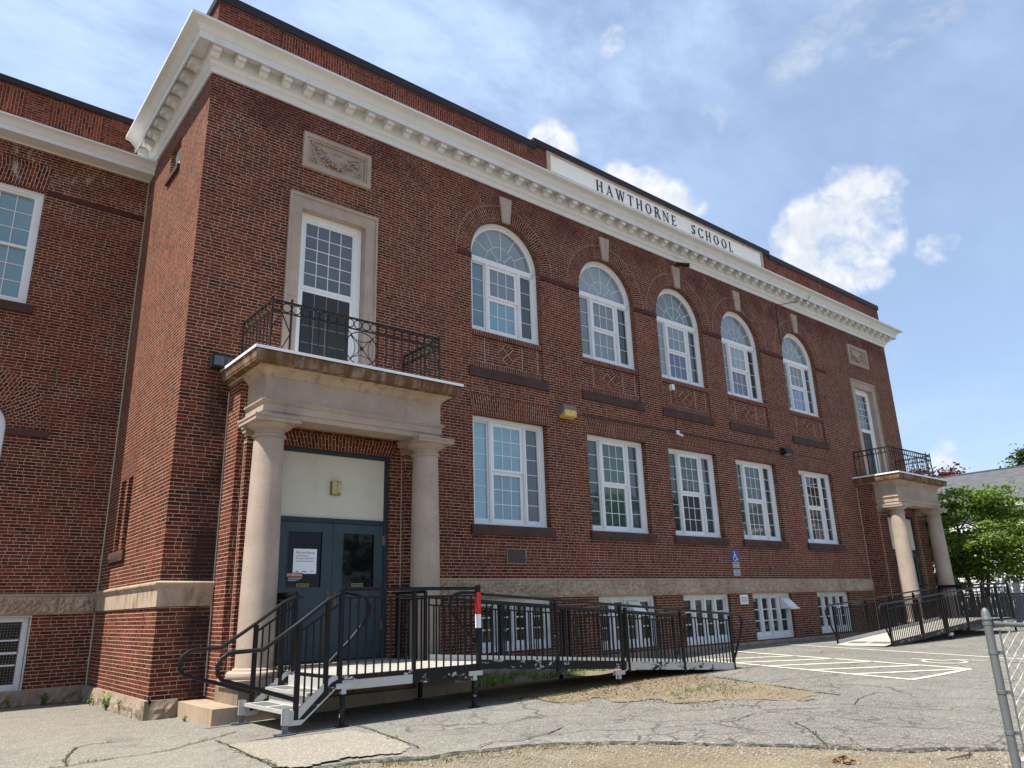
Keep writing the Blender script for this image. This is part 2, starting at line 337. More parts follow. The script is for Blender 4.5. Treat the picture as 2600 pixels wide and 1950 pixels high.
def dirt():
    m, t, b = newmat('sandy_dirt'); p = t.pos(); n = t.noise(p, 1.1, 6, 0.65); f = t.noise(p, 28, 5, 0.7); v = t.sep(t.voro(p, 55, out='Color'))[0]
    col = t.mix(n.step(0.3, 0.7), (0.225, 0.185, 0.125), (0.165, 0.128, 0.082)); col = t.mix(f.step(0.45, 0.75)*0.5, col, (0.12, 0.09, 0.055)); col = t.mix(v.gt(0.8)*0.5, col, (0.36, 0.325, 0.26))
    gr = t.noise(p, 2.6, 5, 0.7).step(0.60, 0.72); col = t.mix(gr*0.35, col, (0.12, 0.15, 0.05))
    setp(t, b, col, 0.95, spec=0.15, normal=t.bump(f*0.7+v*0.3, 0.8, 0.02)); return m
MT['dirt'] = dirt()
def leafm(name, c1, c2, trans=0.45):
    m, t, b = newmat(name); p = t.pos(); n = t.noise(p, 1.6, 3, 0.6); w = t.sep(t.noise(p, 9, 2, 0.5, col=True))[0]
    oi = Sk(t.nt, t.node('ShaderNodeObjectInfo').outputs['Random'])
    col = t.mix((n*0.6+w*0.4).step(0.34, 0.64), c1, c2)
    setp(t, b, col, 0.5, spec=0.35)
    tr = t.node('ShaderNodeBsdfTranslucent'); t.link(t.mix(0.5, col, c2), tr.inputs[0]); mx = t.node('ShaderNodeMixShader'); mx.inputs[0].default_value = trans
    t.nt.links.new(b.outputs[0], mx.inputs[1]); t.nt.links.new(tr.outputs[0], mx.inputs[2])
    t.nt.links.new(mx.outputs[0], t.nt.nodes['Material Output'].inputs[0]); return m
MT['leaf'] = leafm('maple_leaf', (0.045, 0.105, 0.014), (0.17, 0.255, 0.03), 0.28)
MT['leaf_dark'] = leafm('dark_leaf', (0.03, 0.07, 0.015), (0.07, 0.13, 0.03))
MT['leaf_purple'] = leafm('purple_leaf', (0.05, 0.012, 0.014), (0.11, 0.028, 0.025))
MT['grass'] = leafm('grass_blade', (0.08, 0.11, 0.025), (0.20, 0.21, 0.07), 0.3)
MT['weed'] = leafm('weed_leaf', (0.07, 0.16, 0.02), (0.20, 0.33, 0.05), 0.4)
MT['bark'] = paint('bark', (0.085, 0.068, 0.055), 0.9, amt=0.6, sc=7)
def shingle():
    m, t, b = newmat('roof_shingle'); uv = t.uv(); x, y, z = t.sep(uv); row = (y/0.14).floor(); fy = (y/0.14).fract()
    c = (x/0.3 + t.white(t.comb(row, 1.0, 1.0))*3).floor(); r = t.white(t.comb(c, row, 2.0))
    col = t.mix(r, (0.065, 0.066, 0.07), (0.10, 0.10, 0.105)); col = t.mix(fy.step(0.22, 0.0)*0.75, col, (0.04, 0.04, 0.045))
    setp(t, b, col, 0.9); return m
MT['shingle'] = shingle()

# ------------------------------------------------------------------ mesh builder
class MB:
    def __init__(s): s.v = []; s.f = []; s.uv = []; s.mi = []; s.cur = 0; s.mats = []
    def mat(s, name):
        if name not in s.mats: s.mats.append(name)
        s.cur = s.mats.index(name); return s
    def face(s, pts, uv=None):
        i = len(s.v); s.v += [tuple(p) for p in pts]; s.f.append(tuple(range(i, i+len(pts)))); s.uv.append(uv); s.mi.append(s.cur)
    def box(s, x0, x1, y0, y1, z0, z1, uv=None):
        a = [(x0,y0,z0),(x1,y0,z0),(x1,y1,z0),(x0,y1,z0),(x0,y0,z1),(x1,y0,z1),(x1,y1,z1),(x0,y1,z1)]
        for q in ((0,1,5,4),(1,2,6,5),(2,3,7,6),(3,0,4,7),(4,5,6,7),(3,2,1,0)): s.face([a[k] for k in q], uv)
        return s
    def bar(s, p, q, w, h=None, up=(0, 0, 1)):
        """square bar between two points, w across, h along 'up'"""
        h = h or w; p, q = Vector(p), Vector(q); d = (q-p).normalized(); u = Vector(up)
        if abs(d.dot(u)) > 0.98: u = Vector((0, 1, 0))
        a = d.cross(u).normalized()*w/2; b_ = a.cross(d).normalized()*h/2
        A = [p-a-b_, p+a-b_, p+a+b_, p-a+b_]; B = [q-a-b_, q+a-b_, q+a+b_, q-a+b_]
        for k in range(4): s.face([A[k], A[(k+1) % 4], B[(k+1) % 4], B[k]])
        s.face(A[::-1]); s.face(B); return s
    def tube(s, pts, r, n=8, closed=False):
        pts = [Vector(p) for p in pts]; rings = []; N = len(pts); pa = None
        for i, p in enumerate(pts):
            if closed: d = pts[(i+1) % N]-pts[i-1]
            else: d = pts[min(i+1, N-1)]-pts[max(i-1, 0)]
            d.normalize()
            if pa is None:
                u = Vector((0, 0, 1)) if abs(d.z) < 0.9 else Vector((1, 0, 0)); pa = d.cross(u).normalized()
            else: pa = (pa - d*pa.dot(d)).normalized()
            b_ = d.cross(pa); rr = r[i] if isinstance(r, (list, tuple)) else r
            rings.append([p+(pa*math.cos(2*math.pi*k/n)+b_*math.sin(2*math.pi*k/n))*rr for k in range(n)])
        for i in range(N if closed else N-1):
            A, B = rings[i], rings[(i+1) % N]
            for k in range(n): s.face([A[k], A[(k+1) % n], B[(k+1) % n], B[k]])
        if not closed: s.face(rings[0][::-1]); s.face(rings[-1])
        return s
    def lathe(s, prof, cx, cy, n=32, z0=0):
        for (r0, a), (r1, b_) in zip(prof, prof[1:]):
            for k in range(n):
                t0, t1 = 2*math.pi*k/n, 2*math.pi*(k+1)/n
                s.face([(cx+r0*math.cos(t0), cy+r0*math.sin(t0), a+z0), (cx+r0*math.cos(t1), cy+r0*math.sin(t1), a+z0), (cx+r1*math.cos(t1), cy+r1*math.sin(t1), b_+z0), (cx+r1*math.cos(t0), cy+r1*math.sin(t0), b_+z0)])
        return s
    def blob(s, c, rx, ry, rz, n=8, m=5, rot=0):
        ca, sa = math.cos(rot), math.sin(rot)
        def P(i, k):
            th = math.pi*i/m; ph = 2*math.pi*k/n; x = rx*math.sin(th)*math.cos(ph); z = rz*math.cos(th); y = ry*math.sin(th)*math.sin(ph)
            return (c[0]+x*ca-z*sa, c[1]+y, c[2]+x*sa+z*ca)
        for i in range(m):
            for k in range(n):
                if i == 0: s.face([P(0, 0), P(1, k), P(1, k+1)])
                elif i == m-1: s.face([P(i, k), P(m, 0), P(i, k+1)])
                else: s.face([P(i, k), P(i+1, k), P(i+1, k+1), P(i, k+1)])
        return s
    def poly_ext(s, pts2, y0, y1, plane='xz', off=(0, 0, 0)):
        """closed 2-D outline (simple) extruded between y0 and y1"""
        def T(p, d):
            if plane == 'xz': return (p[0], d, p[1])
            if plane == 'yz': return (d, p[0], p[1])
            return (p[0], p[1], d)
        tri = tessellate_polygon([[Vector((p[0], p[1], 0)) for p in pts2]])
        for t in tri:
            s.face([T(pts2[k], y0) for k in t]); s.face([T(pts2[k], y1) for k in t][::-1])
        for k in range(len(pts2)):
            a, b_ = pts2[k], pts2[(k+1) % len(pts2)]
            s.face([T(a, y0), T(b_, y0), T(b_, y1), T(a, y1)])
        return s
    def sweep_u(s, prof, x0, x1, yf, yb, left=True, right=True, close=False):
        """profile (out, z) swept round left side, front and right side of a block"""
        for (e0, a), (e1, b_) in zip(prof, prof[1:]):
            if left: s.face([(x0-e0, yb, a), (x0-e0, yf-e0, a), (x0-e1, yf-e1, b_), (x0-e1, yb, b_)])
            xa0, xa1 = (x0-e0, x0-e1) if left else (x0, x0); xb0, xb1 = (x1+e0, x1+e1) if right else (x1, x1)
            s.face([(xa0, yf-e0, a), (xb0, yf-e0, a), (xb1, yf-e1, b_), (xa1, yf-e1, b_)])
            if right: s.face([(x1+e0, yf-e0, a), (x1+e0, yb, a), (x1+e1, yb, b_), (x1+e1, yf-e1, b_)])
        return s
    def wall(s, outer, holes, plane, d, depth, flip=False, floor=True, only_reveal=False):
        """flat wall in plane 'xz' (y=d) or 'yz' (x=d) with holes and reveals going 'depth' further in"""
        def T(p, q): return (p[0], q, p[1]) if plane == 'xz' else (q, p[0], p[1])
        loops = [outer]+holes; flat = [p for l in loops for p in l]
        for t in tessellate_polygon([[Vector((p[0], p[1], 0)) for p in l] for l in loops]): s.face([T(flat[k], d) for k in t])
        for h in holes:
            acc_ = 0
            for k in range(len(h)):
                a, b_ = h[k], h[(k+1) % len(h)]; L_ = math.hypot(b_[0]-a[0], b_[1]-a[1])
                if abs(a[0]-b_[0]) < 1e-6: uv = [(0, a[1]), (0, b_[1]), (depth, b_[1]), (depth, a[1])]
                else: uv = [(0, acc_), (0, acc_+L_), (depth, acc_+L_), (depth, acc_)]
                acc_ += L_
                s.face([T(a, d), T(b_, d), T(b_, d+depth), T(a, d+depth)], uv)
        return s
    def build(s, name, mat=None, parent=None, smooth=False, label=None, loc=None):
        me = bpy.data.meshes.new(name); v = np.array(s.v, float)
        if loc is not None: v = v-np.array(loc)
        me.from_pydata(v.tolist(), [], s.f); uvl = me.uv_layers.new(name='UVMap')
        co = s.v; k = 0; buf = []
        for fi, f in enumerate(s.f):
            if s.uv[fi] is not None: buf += [c for p in s.uv[fi] for c in p]; continue
            n = me.polygons[fi].normal; ax = max(range(3), key=lambda i: abs(n[i]))
            for i in f:
                p = co[i]; buf += [(p[1], p[2]), (p[0], p[2]), (p[0], p[1])][ax]
        uvl.data.foreach_set('uv', buf)
        for mn in ([mat] if mat else s.mats): me.materials.append(MT[mn])
        if not mat: me.polygons.foreach_set('material_index', s.mi)
        o = bpy.data.objects.new(name, me); C.objects.link(o)
        if loc is not None: o.location = loc
        if parent: o.parent = parent
        if label: o['label'] = label
        if smooth:
            bm_weld(me); me.polygons.foreach_set('use_smooth', [True]*len(me.polygons))
            try: me.set_sharp_from_angle(angle=R_(38))
            except Exception: pass
        me.update(); return o
import bmesh
def bm_weld(me):
    bm = bmesh.new(); bm.from_mesh(me); bmesh.ops.remove_doubles(bm, verts=bm.verts, dist=1e-5); bm.to_mesh(me); bm.free()
def tag(o, label, cat, group=None):
    o['label'] = label; o['category'] = cat
    if group: o['group'] = group
    return o
def thing(name, label, cat, loc=(0, 0, 0), group=None):
    o = bpy.data.objects.new(name, None); C.objects.link(o); o.location = loc; o.empty_display_size = 0.2; return tag(o, label, cat, group)
def struct(o): o['kind'] = 'structure'; return o
def stuff(o, label=None, cat=None):
    o['kind'] = 'stuff'
    if label: o['label'] = label; o['category'] = cat
    return o
def text_mesh(body, size, align='LEFT'):
    cu = bpy.data.curves.new('t', 'FONT'); cu.body = body; cu.size = size; cu.align_x = align; cu.resolution_u = 3
    o = bpy.data.objects.new('t', cu); C.objects.link(o); dg = bpy.context.evaluated_depsgraph_get()
    me = bpy.data.meshes.new_from_object(o.evaluated_get(dg)); vs = [tuple(v.co) for v in me.vertices]; fs = [tuple(p.vertices) for p in me.polygons]
    bpy.data.objects.remove(o); bpy.data.curves.remove(cu); bpy.data.meshes.remove(me); return vs, fs
def put_text(mb, body, size, x, z, y, align='LEFT', width=None):
    vs, fs = text_mesh(body, size, align)
    if width:
        w = max(v[0] for v in vs)-min(v[0] for v in vs); k = width/w
    else: k = 1
    for f in fs: mb.face([(x+vs[i][0]*k, y, z+vs[i][1]) for i in f])

# ------------------------------------------------------------------ ground
def G(x, y):
    t = min(max(x/15, 0), 1); return -.28+.26*t-.03*max(0, min(-y-1, 12))*min(max(x/12, 0), 1)
def interp(pts, x):
    if x <= pts[0][0]: return pts[0][1]
    for (a, b_), (c, d) in zip(pts, pts[1:]):
        if x <= c: return b_+(d-b_)*(x-a)/(c-a)
    return pts[-1][1]
EDGE = [(-40, -7), (-6, -5.6), (-1.2, -5.0), (-.08, -5.3), (.24, -5.62), (.54, -5.5), (.73, -5.55), (1.1, -5.78), (1.38, -5.95), (1.73, -6.0), (2.09, -6.14), (2.48, -6.24), (2.77, -6.42), (3.16, -6.69), (3.58, -7.18), (3.96, -7.77), (4.38, -8.29), (4.77, -8.9), (5.02, -9.41), (5.8, -10.02), (6.3, -10.6), (8, -12.4), (12, -16), (36, -34)]
def edge_y(x): return interp(EDGE, x)+0.06*mnoise.noise((x*3.1, 0, 0))+0.03*mnoise.noise((x*11, 5, 0))
def sheet(xs, ys, hz):
    mb = MB(); P = [[(x, y, hz(x, y)) for y in ys] for x in xs]
    for i in range(len(xs)-1):
        for k in range(len(ys)-1): mb.face([P[i][k], P[i+1][k], P[i+1][k+1], P[i][k+1]])
    return mb
def arange(a, b, s):
    out = []; v = a
    while v < b-1e-6: out.append(v); v += s
    return out+[b]
xs = [-2500, -800, -200, -60, -25]+arange(-12, 10, 0.25)+arange(11, 36, 1.0)+[60, 120, 400, 1200, 2600]
ys = [-2500, -800, -200, -70, -40]+arange(-25, -13, 1.0)+arange(-12.75, -4.5, 0.25)+[-3, -1, 1, 5, 20, 80, 300, 2500]
def gz(x, y):
    near = abs(x) < 30 and -30 < y < 8
    return G(x, y)-.05+(0.02*mnoise.noise((x*.9, y*.9, 0))+0.012*mnoise.noise((x*3, y*3, 2)) if near else 0) - (0.03 if -4.5 < y < 30 else 0)
g = sheet(xs, ys, gz).build('ground', 'dirt', smooth=True); struct(g)
# asphalt: strips from the broken outer edge to the walls, with a real edge thickness
mb = MB(); xs = [-40, -25, -12, -6, -4]+arange(-3, 7, 0.08)+arange(7.5, 36, 0.5)
prev = None
for x in xs:
    ye = edge_y(x); col_ = []
    for k in range(19):
        t = (k/18)**1.5; y = ye+(5.0-ye)*t if k > 1 else ye+(0, .07+.05*mnoise.noise((x*2.3, 1, 0)))[k]; bul = -0.035*(1-min(1, (y-ye)/.25))**2
        col_.append((x, y, G(x, y)+bul+0.004*mnoise.noise((x*1.3, y*1.3, 7))))
    sk = (x, ye-.03, G(x, ye)-.12)
    if prev:
        for k in range(18):
            mb.mat('asphalt_edge' if k == 0 else 'asphalt'); mb.face([prev[0][k], col_[k], col_[k+1], prev[0][k+1]])
        mb.mat('asphalt_edge'); mb.face([prev[1], sk, col_[0], prev[0][0]])
    prev = (col_, sk)
struct(mb.build('parking_lot', None, smooth=True))
def in_poly(p, poly):
    c = False; n = len(poly)
    for i in range(n):
        a, b_ = poly[i], poly[i-1]
        if (a[1] > p[1]) != (b_[1] > p[1]) and p[0] < (b_[0]-a[0])*(p[1]-a[1])/(b_[1]-a[1])+a[0]: c = not c
    return c
def ragged(poly, step, h, amp, freq):
    x0, x1 = min(p[0] for p in poly), max(p[0] for p in poly); y0, y1 = min(p[1] for p in poly), max(p[1] for p in poly)
    mb = MB(); nx, ny = int((x1-x0)/step)+1, int((y1-y0)/step)+1; V = {}
    def vz(i, k):
        if (i, k) not in V:
            x, y = x0+i*step+rng.uniform(-.3, .3)*step, y0+k*step+rng.uniform(-.3, .3)*step; V[i, k] = (x, y, h(x, y))
        return V[i, k]
    for i in range(nx):
        for k in range(ny):
            x, y = x0+(i+.5)*step, y0+(k+.5)*step; w = mnoise.noise_vector((x*freq, y*freq, 3.0))
            if in_poly((x+w[0]*amp, y+w[1]*amp), poly): mb.face([vz(i, k), vz(i+1, k), vz(i+1, k+1), vz(i, k+1)])
    return mb
PAD = [(0.03, -3.39), (0.73, -3.61), (1.53, -3.72), (1.68, -4.46), (1.49, -5.36), (1.2, -5.62), (0.9, -5.5), (0.55, -5.42), (0.24, -5.5), (-0.08, -5.2), (-.02, -4.4)]
struct(ragged(PAD, .05, lambda x, y: G(x, y)+.007+.003*mnoise.noise((x*2, y*2, 1)), .13, 3).build('paving_apron', 'pad', smooth=True))
PATCH = [(6.4, .9), (4.3, -.84), (4.5, -1.94), (4.89, -2.7), (5.52, -4.28), (6.28, -5.23), (6.96, -6.17), (7.85, -6.8), (8.47, -6.54), (8.81, -5.39), (9.0, -4.18), (9.3, -3.77), (9.4, -2.6), (9.2, -.5), (9.4, .8)]
def patch_h(x, y):
    d = max(0, 1-abs(x-8.0)/1.8)*max(0, 1-abs(y+4.0)/2.0); return G(x, y)+.010+.05*d+.012*mnoise.noise((x*3, y*3, 9))
struct(ragged(PATCH, .045, patch_h, .75, 1.9).build('dirt_patch', 'dirt', smooth=True))
# painted bay lines
def strip(mb, a, b_, w, dz=.008):
    a, b_ = Vector(a), Vector(b_); d = (b_-a).normalized(); n = Vector((-d.y, d.x))*w/2; N = max(2, int((b_-a).length/.4))
    for i in range(N):
        p, q = a+(b_-a)*i/N, a+(b_-a)*(i+1)/N
        mb.face([(c.x, c.y, G(c.x, c.y)+dz) for c in (p-n, q-n, q+n, p+n)])
mb = MB()
for a, b_ in [((14.10, -.9), (13.67, -6.9)), ((11.95, -1.6), (11.32, -6.76)), ((11.32, -6.76), (13.67, -6.9)), ((11.93, -1.7), (14.0, -2.9)), ((11.85, -2.62), (13.92, -3.92)), ((11.72, -3.55), (13.84, -4.86)), ((11.60, -4.58), (13.74, -5.93)), ((11.50, -5.58), (13.68, -6.86)), ((17.0, -.5), (16.35, -7.2))]: strip(mb, a, b_, .12)
struct(mb.build('parking_line', 'line'))
# faded wheelchair symbol on the bay
mb = MB(); cx, cy = 14.75, -6.0
for k in range(14):
    a0, a1 = R_(60+k*20), R_(80+k*20); strip(mb, (cx+.42*math.cos(a0), cy+.42*math.sin(a0)), (cx+.42*math.cos(a1), cy+.42*math.sin(a1)), .07, .009)
strip(mb, (cx+.1, cy+.1), (cx+.1, cy+.75), .09, .010); strip(mb, (cx+.1, cy+.1), (cx+.5, cy-.1), .09, .011); strip(mb, (cx+.5, cy-.1), (cx+.62, cy-.6), .08, .012)
struct(mb.build('parking_symbol', 'line'))
CRACKS = [[(-1.66, -3.41), (-1.37, -3.36), (-1.07, -3.3), (-0.81, -3.32), (-0.55, -3.25), (-0.09, -2.9), (0.2, -2.73), (0.52, -2.48)],
 [(-3.2, -3.9), (-2.4, -3.5), (-1.66, -3.41)], [(-1.66, -3.41), (-1.58, -2.85), (-1.34, -2.09), (-1.12, -1.93), (-0.86, -2.06)], [(0.05, -3.0), (0.05, -3.41), (-0.0, -3.97), (-0.04, -4.49), (-0.08, -5.26)],
 [(1.82, -3.39), (1.76, -4.01), (1.63, -4.74), (1.48, -5.54)], [(2.02, -5.99), (2.29, -5.87), (2.57, -6.04), (3.07, -5.98), (3.49, -5.78)],
 [(3.1, -6.1), (3.6, -6.18), (3.81, -6.51), (4.19, -6.69), (4.52, -6.8), (4.92, -6.98), (5.42, -7.08), (6.0, -6.93), (6.38, -7.05), (7.0, -7.3)], [(9.35, -5.15), (10.08, -5.09), (10.3, -5.28), (10.96, -5.33)],
 [(5.69, -7.75), (5.34, -8.14), (4.91, -8.5), (4.62, -8.74)], [(7.65, -7.32), (7.69, -7.83), (7.83, -8.3), (8.03, -8.72)], [(5.9, -8.49), (6.15, -8.59), (6.32, -8.85), (6.37, -9.14), (6.62, -9.24)],
 [(7.71, -7.5), (8.37, -7.24), (9.23, -7.1), (9.19, -7.6)], [(9.31, -3.97), (9.13, -4.71), (8.9, -5.49), (8.68, -6.2), (8.52, -6.87)], [(1.53, -3.7), (.7, -3.62), (.03, -3.4)], [(5.0, -6.98), (4.9, -7.6), (5.2, -8.2)], [(6.3, -7.05), (6.5, -7.9), (6.3, -8.6)]]
def crack_pts(c):
    out = []
    for (a, b_), (c_, d) in zip(c, c[1:]):
        n = max(2, int(math.hypot(c_-a, d-b_)/.07))
        for i in range(n):
            t = i/n; x, y = a+(c_-a)*t, b_+(d-b_)*t; out.append((x+.03*mnoise.noise((x*5, y*5, 1)), y+.03*mnoise.noise((x*5, y*5, 4))))
    return out+[c[-1]]
mb = MB()
for ci, c in enumerate(CRACKS):
    p = crack_pts(c); L_ = []; R2 = []
    for i, (x, y) in enumerate(p):
        d = Vector((p[min(i+1, len(p)-1)][0]-p[max(i-1, 0)][0], p[min(i+1, len(p)-1)][1]-p[max(i-1, 0)][1])).normalized(); w = (.030 if ci == 12 else .013 if ci < 6 else .009)*(0.6+0.9*abs(mnoise.noise((x*7, y*7, 0))))
        z = G(x, y)+(.018 if ci in (3, 4, 13) else .009); L_.append((x-d.y*w, y+d.x*w, z)); R2.append((x+d.y*w, y-d.x*w, z))
    for i in range(len(p)-1): mb.face([L_[i], L_[i+1], R2[i+1], R2[i]])
stuff(mb.build('asphalt_crack', 'crack'), 'dark weedy cracks running across the worn asphalt', 'cracks')
# grass, weeds, litter, pebbles
def blades(mb, x, y, z, n, r, h, lean=.5, w=.006):
    for _ in range(n):
        a = rng.uniform(0, 6.283); q = r*math.sqrt(rng.random()); bx, by = x+q*math.cos(a), y+q*math.sin(a); hh = h*rng.uniform(.5, 1.1); a2 = rng.uniform(0, 6.283); l = hh*lean*rng.random()
        tx, ty = bx+l*math.cos(a2), by+l*math.sin(a2); pxx, pyy = -math.sin(a2)*w, math.cos(a2)*w
        m_ = ((bx+tx)/2-.1*l*math.cos(a2), (by+ty)/2-.1*l*math.sin(a2), z+hh*.6)
        mb.face([(bx-pxx, by-pyy, z), (bx+pxx, by+pyy, z), (m_[0]+pxx*.8, m_[1]+pyy*.8, m_[2]), (m_[0]-pxx*.8, m_[1]-pyy*.8, m_[2])])
        mb.face([(m_[0]-pxx*.8, m_[1]-pyy*.8, m_[2]), (m_[0]+pxx*.8, m_[1]+pyy*.8, m_[2]), (tx, ty, z+hh)])
mb = MB()
for ci in (0, 1, 2, 3, 4, 12, 8):
    for x, y in crack_pts(CRACKS[ci]):
        if rng.random() < .45+.4*mnoise.noise((x*2, y*2, 8)): blades(mb, x, y, G(x, y)+.005, rng.randint(2, 7), .035, rng.uniform(.015, .05), .9, .004)
for _ in range(260):
    x = rng.uniform(-.1, 3.2); y = edge_y(x)-rng.uniform(.0, .35); blades(mb, x, y, G(x, y)-.05, rng.randint(2, 7), .05, rng.uniform(.015, .05), .9, .004)
for _ in range(110):
    x, y = rng.gauss(7.5, .45), rng.gauss(-5.0, .3); blades(mb, x, y, patch_h(x, y), 5, .07, .06, .8, .004)
for _ in range(110):
    x, y = rng.uniform(5.4, 8.4), rng.uniform(-6.0, -3.6)
    if mnoise.noise((x*2, y*2, 5)) > .15: blades(mb, x, y, patch_h(x, y), 4, .08, .04, .8, .004)
stuff(mb.build('sparse_grass', 'grass'), 'sparse short grass in the cracks and on the bare dirt patch', 'grass')
mb = MB()
for _ in range(240):
    x, y = rng.uniform(5.2, 9.2), rng.uniform(-1.5, -.25)
    if mnoise.noise((x*1.6, y*1.6, 2)) < -.1: continue
    blades(mb, x, y, G(x, y), 6, .10, rng.uniform(.06, .22), 1.1, .009)
stuff(mb.build('tall_grass', 'weed'), 'tall green grass growing under the near ramp along the wall', 'grass')
def leaf_quad(mb, c, n, s, asp=.6):
    n = Vector(n).normalized(); a = n.cross(Vector((rng.uniform(-1, 1), rng.uniform(-1, 1), rng.uniform(-1, 1)))).normalized(); b_ = n.cross(a)*asp; c = Vector(c)
    mb.face([c-a*s, c-b_*s*.8+a*s*.1, c+a*s, c+b_*s*.8+a*s*.1])
mb = MB()
for _ in range(3200):
    t = rng.random(); x = rng.uniform(5.0, 9.4); y = rng.gauss(-3.7, .45)
    if rng.random() < .3: x, y = rng.uniform(6, 8.8), rng.uniform(-6.4, -3.4)
    leaf_quad(mb, (x, y, patch_h(x, y)+.01), (rng.uniform(-.5, .5), rng.uniform(-.5, .5), 1), rng.uniform(.012, .03))
for _ in range(260):
    x = rng.uniform(15, 21); leaf_quad(mb, (x, -.12-abs(rng.gauss(0, .08)), G(x, 0)+.015), (rng.uniform(-.5, .5), rng.uniform(-.5, .5), 1), rng.uniform(.02, .04))
for _ in range(160):
    x = rng.uniform(-1.6, -.05); leaf_quad(mb, (x, 4.3-abs(rng.gauss(0, .14)), G(x, 0)+.012), (rng.uniform(-.5, .5), rng.uniform(-.5, .5), 1), rng.uniform(.02, .05))
for _ in range(220):
    x, y = rng.uniform(2, 5.6), rng.uniform(-6.0, -3.5); leaf_quad(mb, (x, y, G(x, y)+.01), (rng.uniform(-.5, .5), rng.uniform(-.5, .5), 1), rng.uniform(.006, .014))
stuff(mb.build('leaf_litter', 'straw'), 'dry brown leaf litter along the wall foot and on the dirt patch', 'leaves')
mb = MB()
for _ in range(5200):
    x = rng.uniform(-.3, 6.5); y = edge_y(x)-abs(rng.gauss(0, .8))-.03; s = abs(rng.gauss(0, .006))+.004
    mb.blob((x, y, gz(x, y)+s*.3), s*rng.uniform(.8, 1.4), s, s*.6, 5, 3, rng.uniform(0, 3))
for _ in range(2600):
    x, y = rng.gauss(7.2, 1.5), rng.gauss(-5.2, 1.2); s_ = abs(rng.gauss(0, .005))+.004
    if y > -3.2: continue
    mb.blob((x, y, patch_h(x, y)-.004), s_*1.2, s_, s_*.6, 5, 3, rng.uniform(0, 3))
stuff(mb.build('gravel', 'pebble'), 'loose pebbles scattered over the sandy dirt in the foreground', 'gravel')
st = MB().tube([(4.88, -9.85, gz(4.88, -9.85)+.02), (5.16, -9.95, gz(5.16, -9.95)+.03), (5.35, -9.9, gz(5.35, -9.9)+.03), (5.53, -9.81, gz(5.5, -9.8)+.04)], [.006, .011, .009, .004], 6).build('fallen_stick', 'wood'); tag(st, 'thin bent stick lying on the dirt near the fence post', 'stick')
mb = MB()
for _ in range(90):
    x, y = rng.gauss(4.12, .06), rng.gauss(-9.2, .05); leaf_quad(mb, (x, y, gz(x, y)+rng.uniform(.005, .05)), (rng.uniform(-1, 1), rng.uniform(-1, 1), 1), rng.uniform(.015, .05))
tag(mb.build('debris_pile', 'straw'), 'small heap of bark and dry leaves on the foreground dirt', 'debris')
def weed(x, y, z, h, n, label, wide=.05):
    t = thing('weed_plant', label, 'weed', (x, y, z), 'weeds at the foot of the walls'); st_ = MB(); lf = MB()
    for k in range(n):
        a = rng.uniform(0, 6.283); tx, ty = h*.35*math.cos(a)*rng.random(), h*.35*math.sin(a)*rng.random(); hh = h*rng.uniform(.6, 1)
        st_.tube([(0, 0, 0), (tx*.5, ty*.5, hh*.6), (tx, ty, hh)], [.004, .003, .002], 4)
        for q in range(7):
            u = rng.uniform(.25, 1); a2 = rng.uniform(0, 6.283); c = (tx*u+wide*.6*math.cos(a2), ty*u+wide*.6*math.sin(a2), hh*u); leaf_quad(lf, c, (math.cos(a2)*.6, math.sin(a2)*.6, .8), wide*rng.uniform(.5, 1), .55)
    st_.build('stem', 'weed', t); lf.build('leaves', 'weed', t)
weed(-.12, 2.1, G(0, 0), .34, 7, 'tall leafy weed against the sunlit side wall footing, the biggest there', .06)
weed(-.10, 1.25, G(0, 0), .24, 5, 'lower leafy weed at the side wall footing nearer the corner')
weed(-.16, 3.2, G(0, 0), .20, 5, 'small weed at the side wall footing nearest the inner corner', .04)
weed(-.08, .45, G(0, 0), .10, 5, 'tiny weed tuft at the brick corner footing', .03)
weed(-.75, 4.25, G(0, 0), .24, 6, 'grassy weed below the left wing, right of its basement window', .05)
weed(-1.35, 4.22, G(0, 0), .22, 6, 'grassy weed below the barred basement window at far left', .04)
weed(.35, -.75, G(0, 0), .09, 6, 'low weed along the left side of the granite step', .03)
weed(1.25, -1.72, -.05, .17, 6, 'green weed growing on the granite step under the near stairs', .04)

# ------------------------------------------------------------------ the school building
L = 29.2865; WX = [7.6033, 11.3346, 14.6433, 17.9519, 21.6832]; PA = [2.7997, L-2.7997]
B = thing('school_building', 'two storey red brick school with white cornice, arched windows and pillared porches', 'school building')
def arc(cx, cz, r, a0, a1, n): return [(cx+r*math.cos(R_(a0+(a1-a0)*i/n)), cz+r*math.sin(R_(a0+(a1-a0)*i/n))) for i in range(n+1)]
def arch_hole(cx, z0, zs, r, n=28): return [(cx-r, z0), (cx+r, z0)]+arc(cx, zs, r, 0, 180, n)
UW, UZ0, UZS = 1.135, 6.735, 9.75; LW = 1.155; BW = 1.085
BZ0 = [.32, .17, .11, .10, .13]
holes = []
for i, cx in enumerate(WX):
    holes.append(arch_hole(cx, UZ0, UZS, UW))
    holes.append([(cx-LW, 3.03), (cx+LW, 3.03), (cx+LW, 5.595), (cx-LW, 5.595)])
    holes.append([(cx-BW, BZ0[i]), (cx+BW, BZ0[i]), (cx+BW, 1.44), (cx-BW, 1.44)])
for cx in PA: holes.append([(cx-.80, 5.6), (cx+.80, 5.6), (cx+.80, 9.48), (cx-.80, 9.48)])
mb = MB().wall([(0, -.5), (L, -.5), (L, 12.3), (0, 12.3)], holes, 'xz', 0, .24); mb.mats = ['brick']; mb.build('front_wall', 'brick', B)
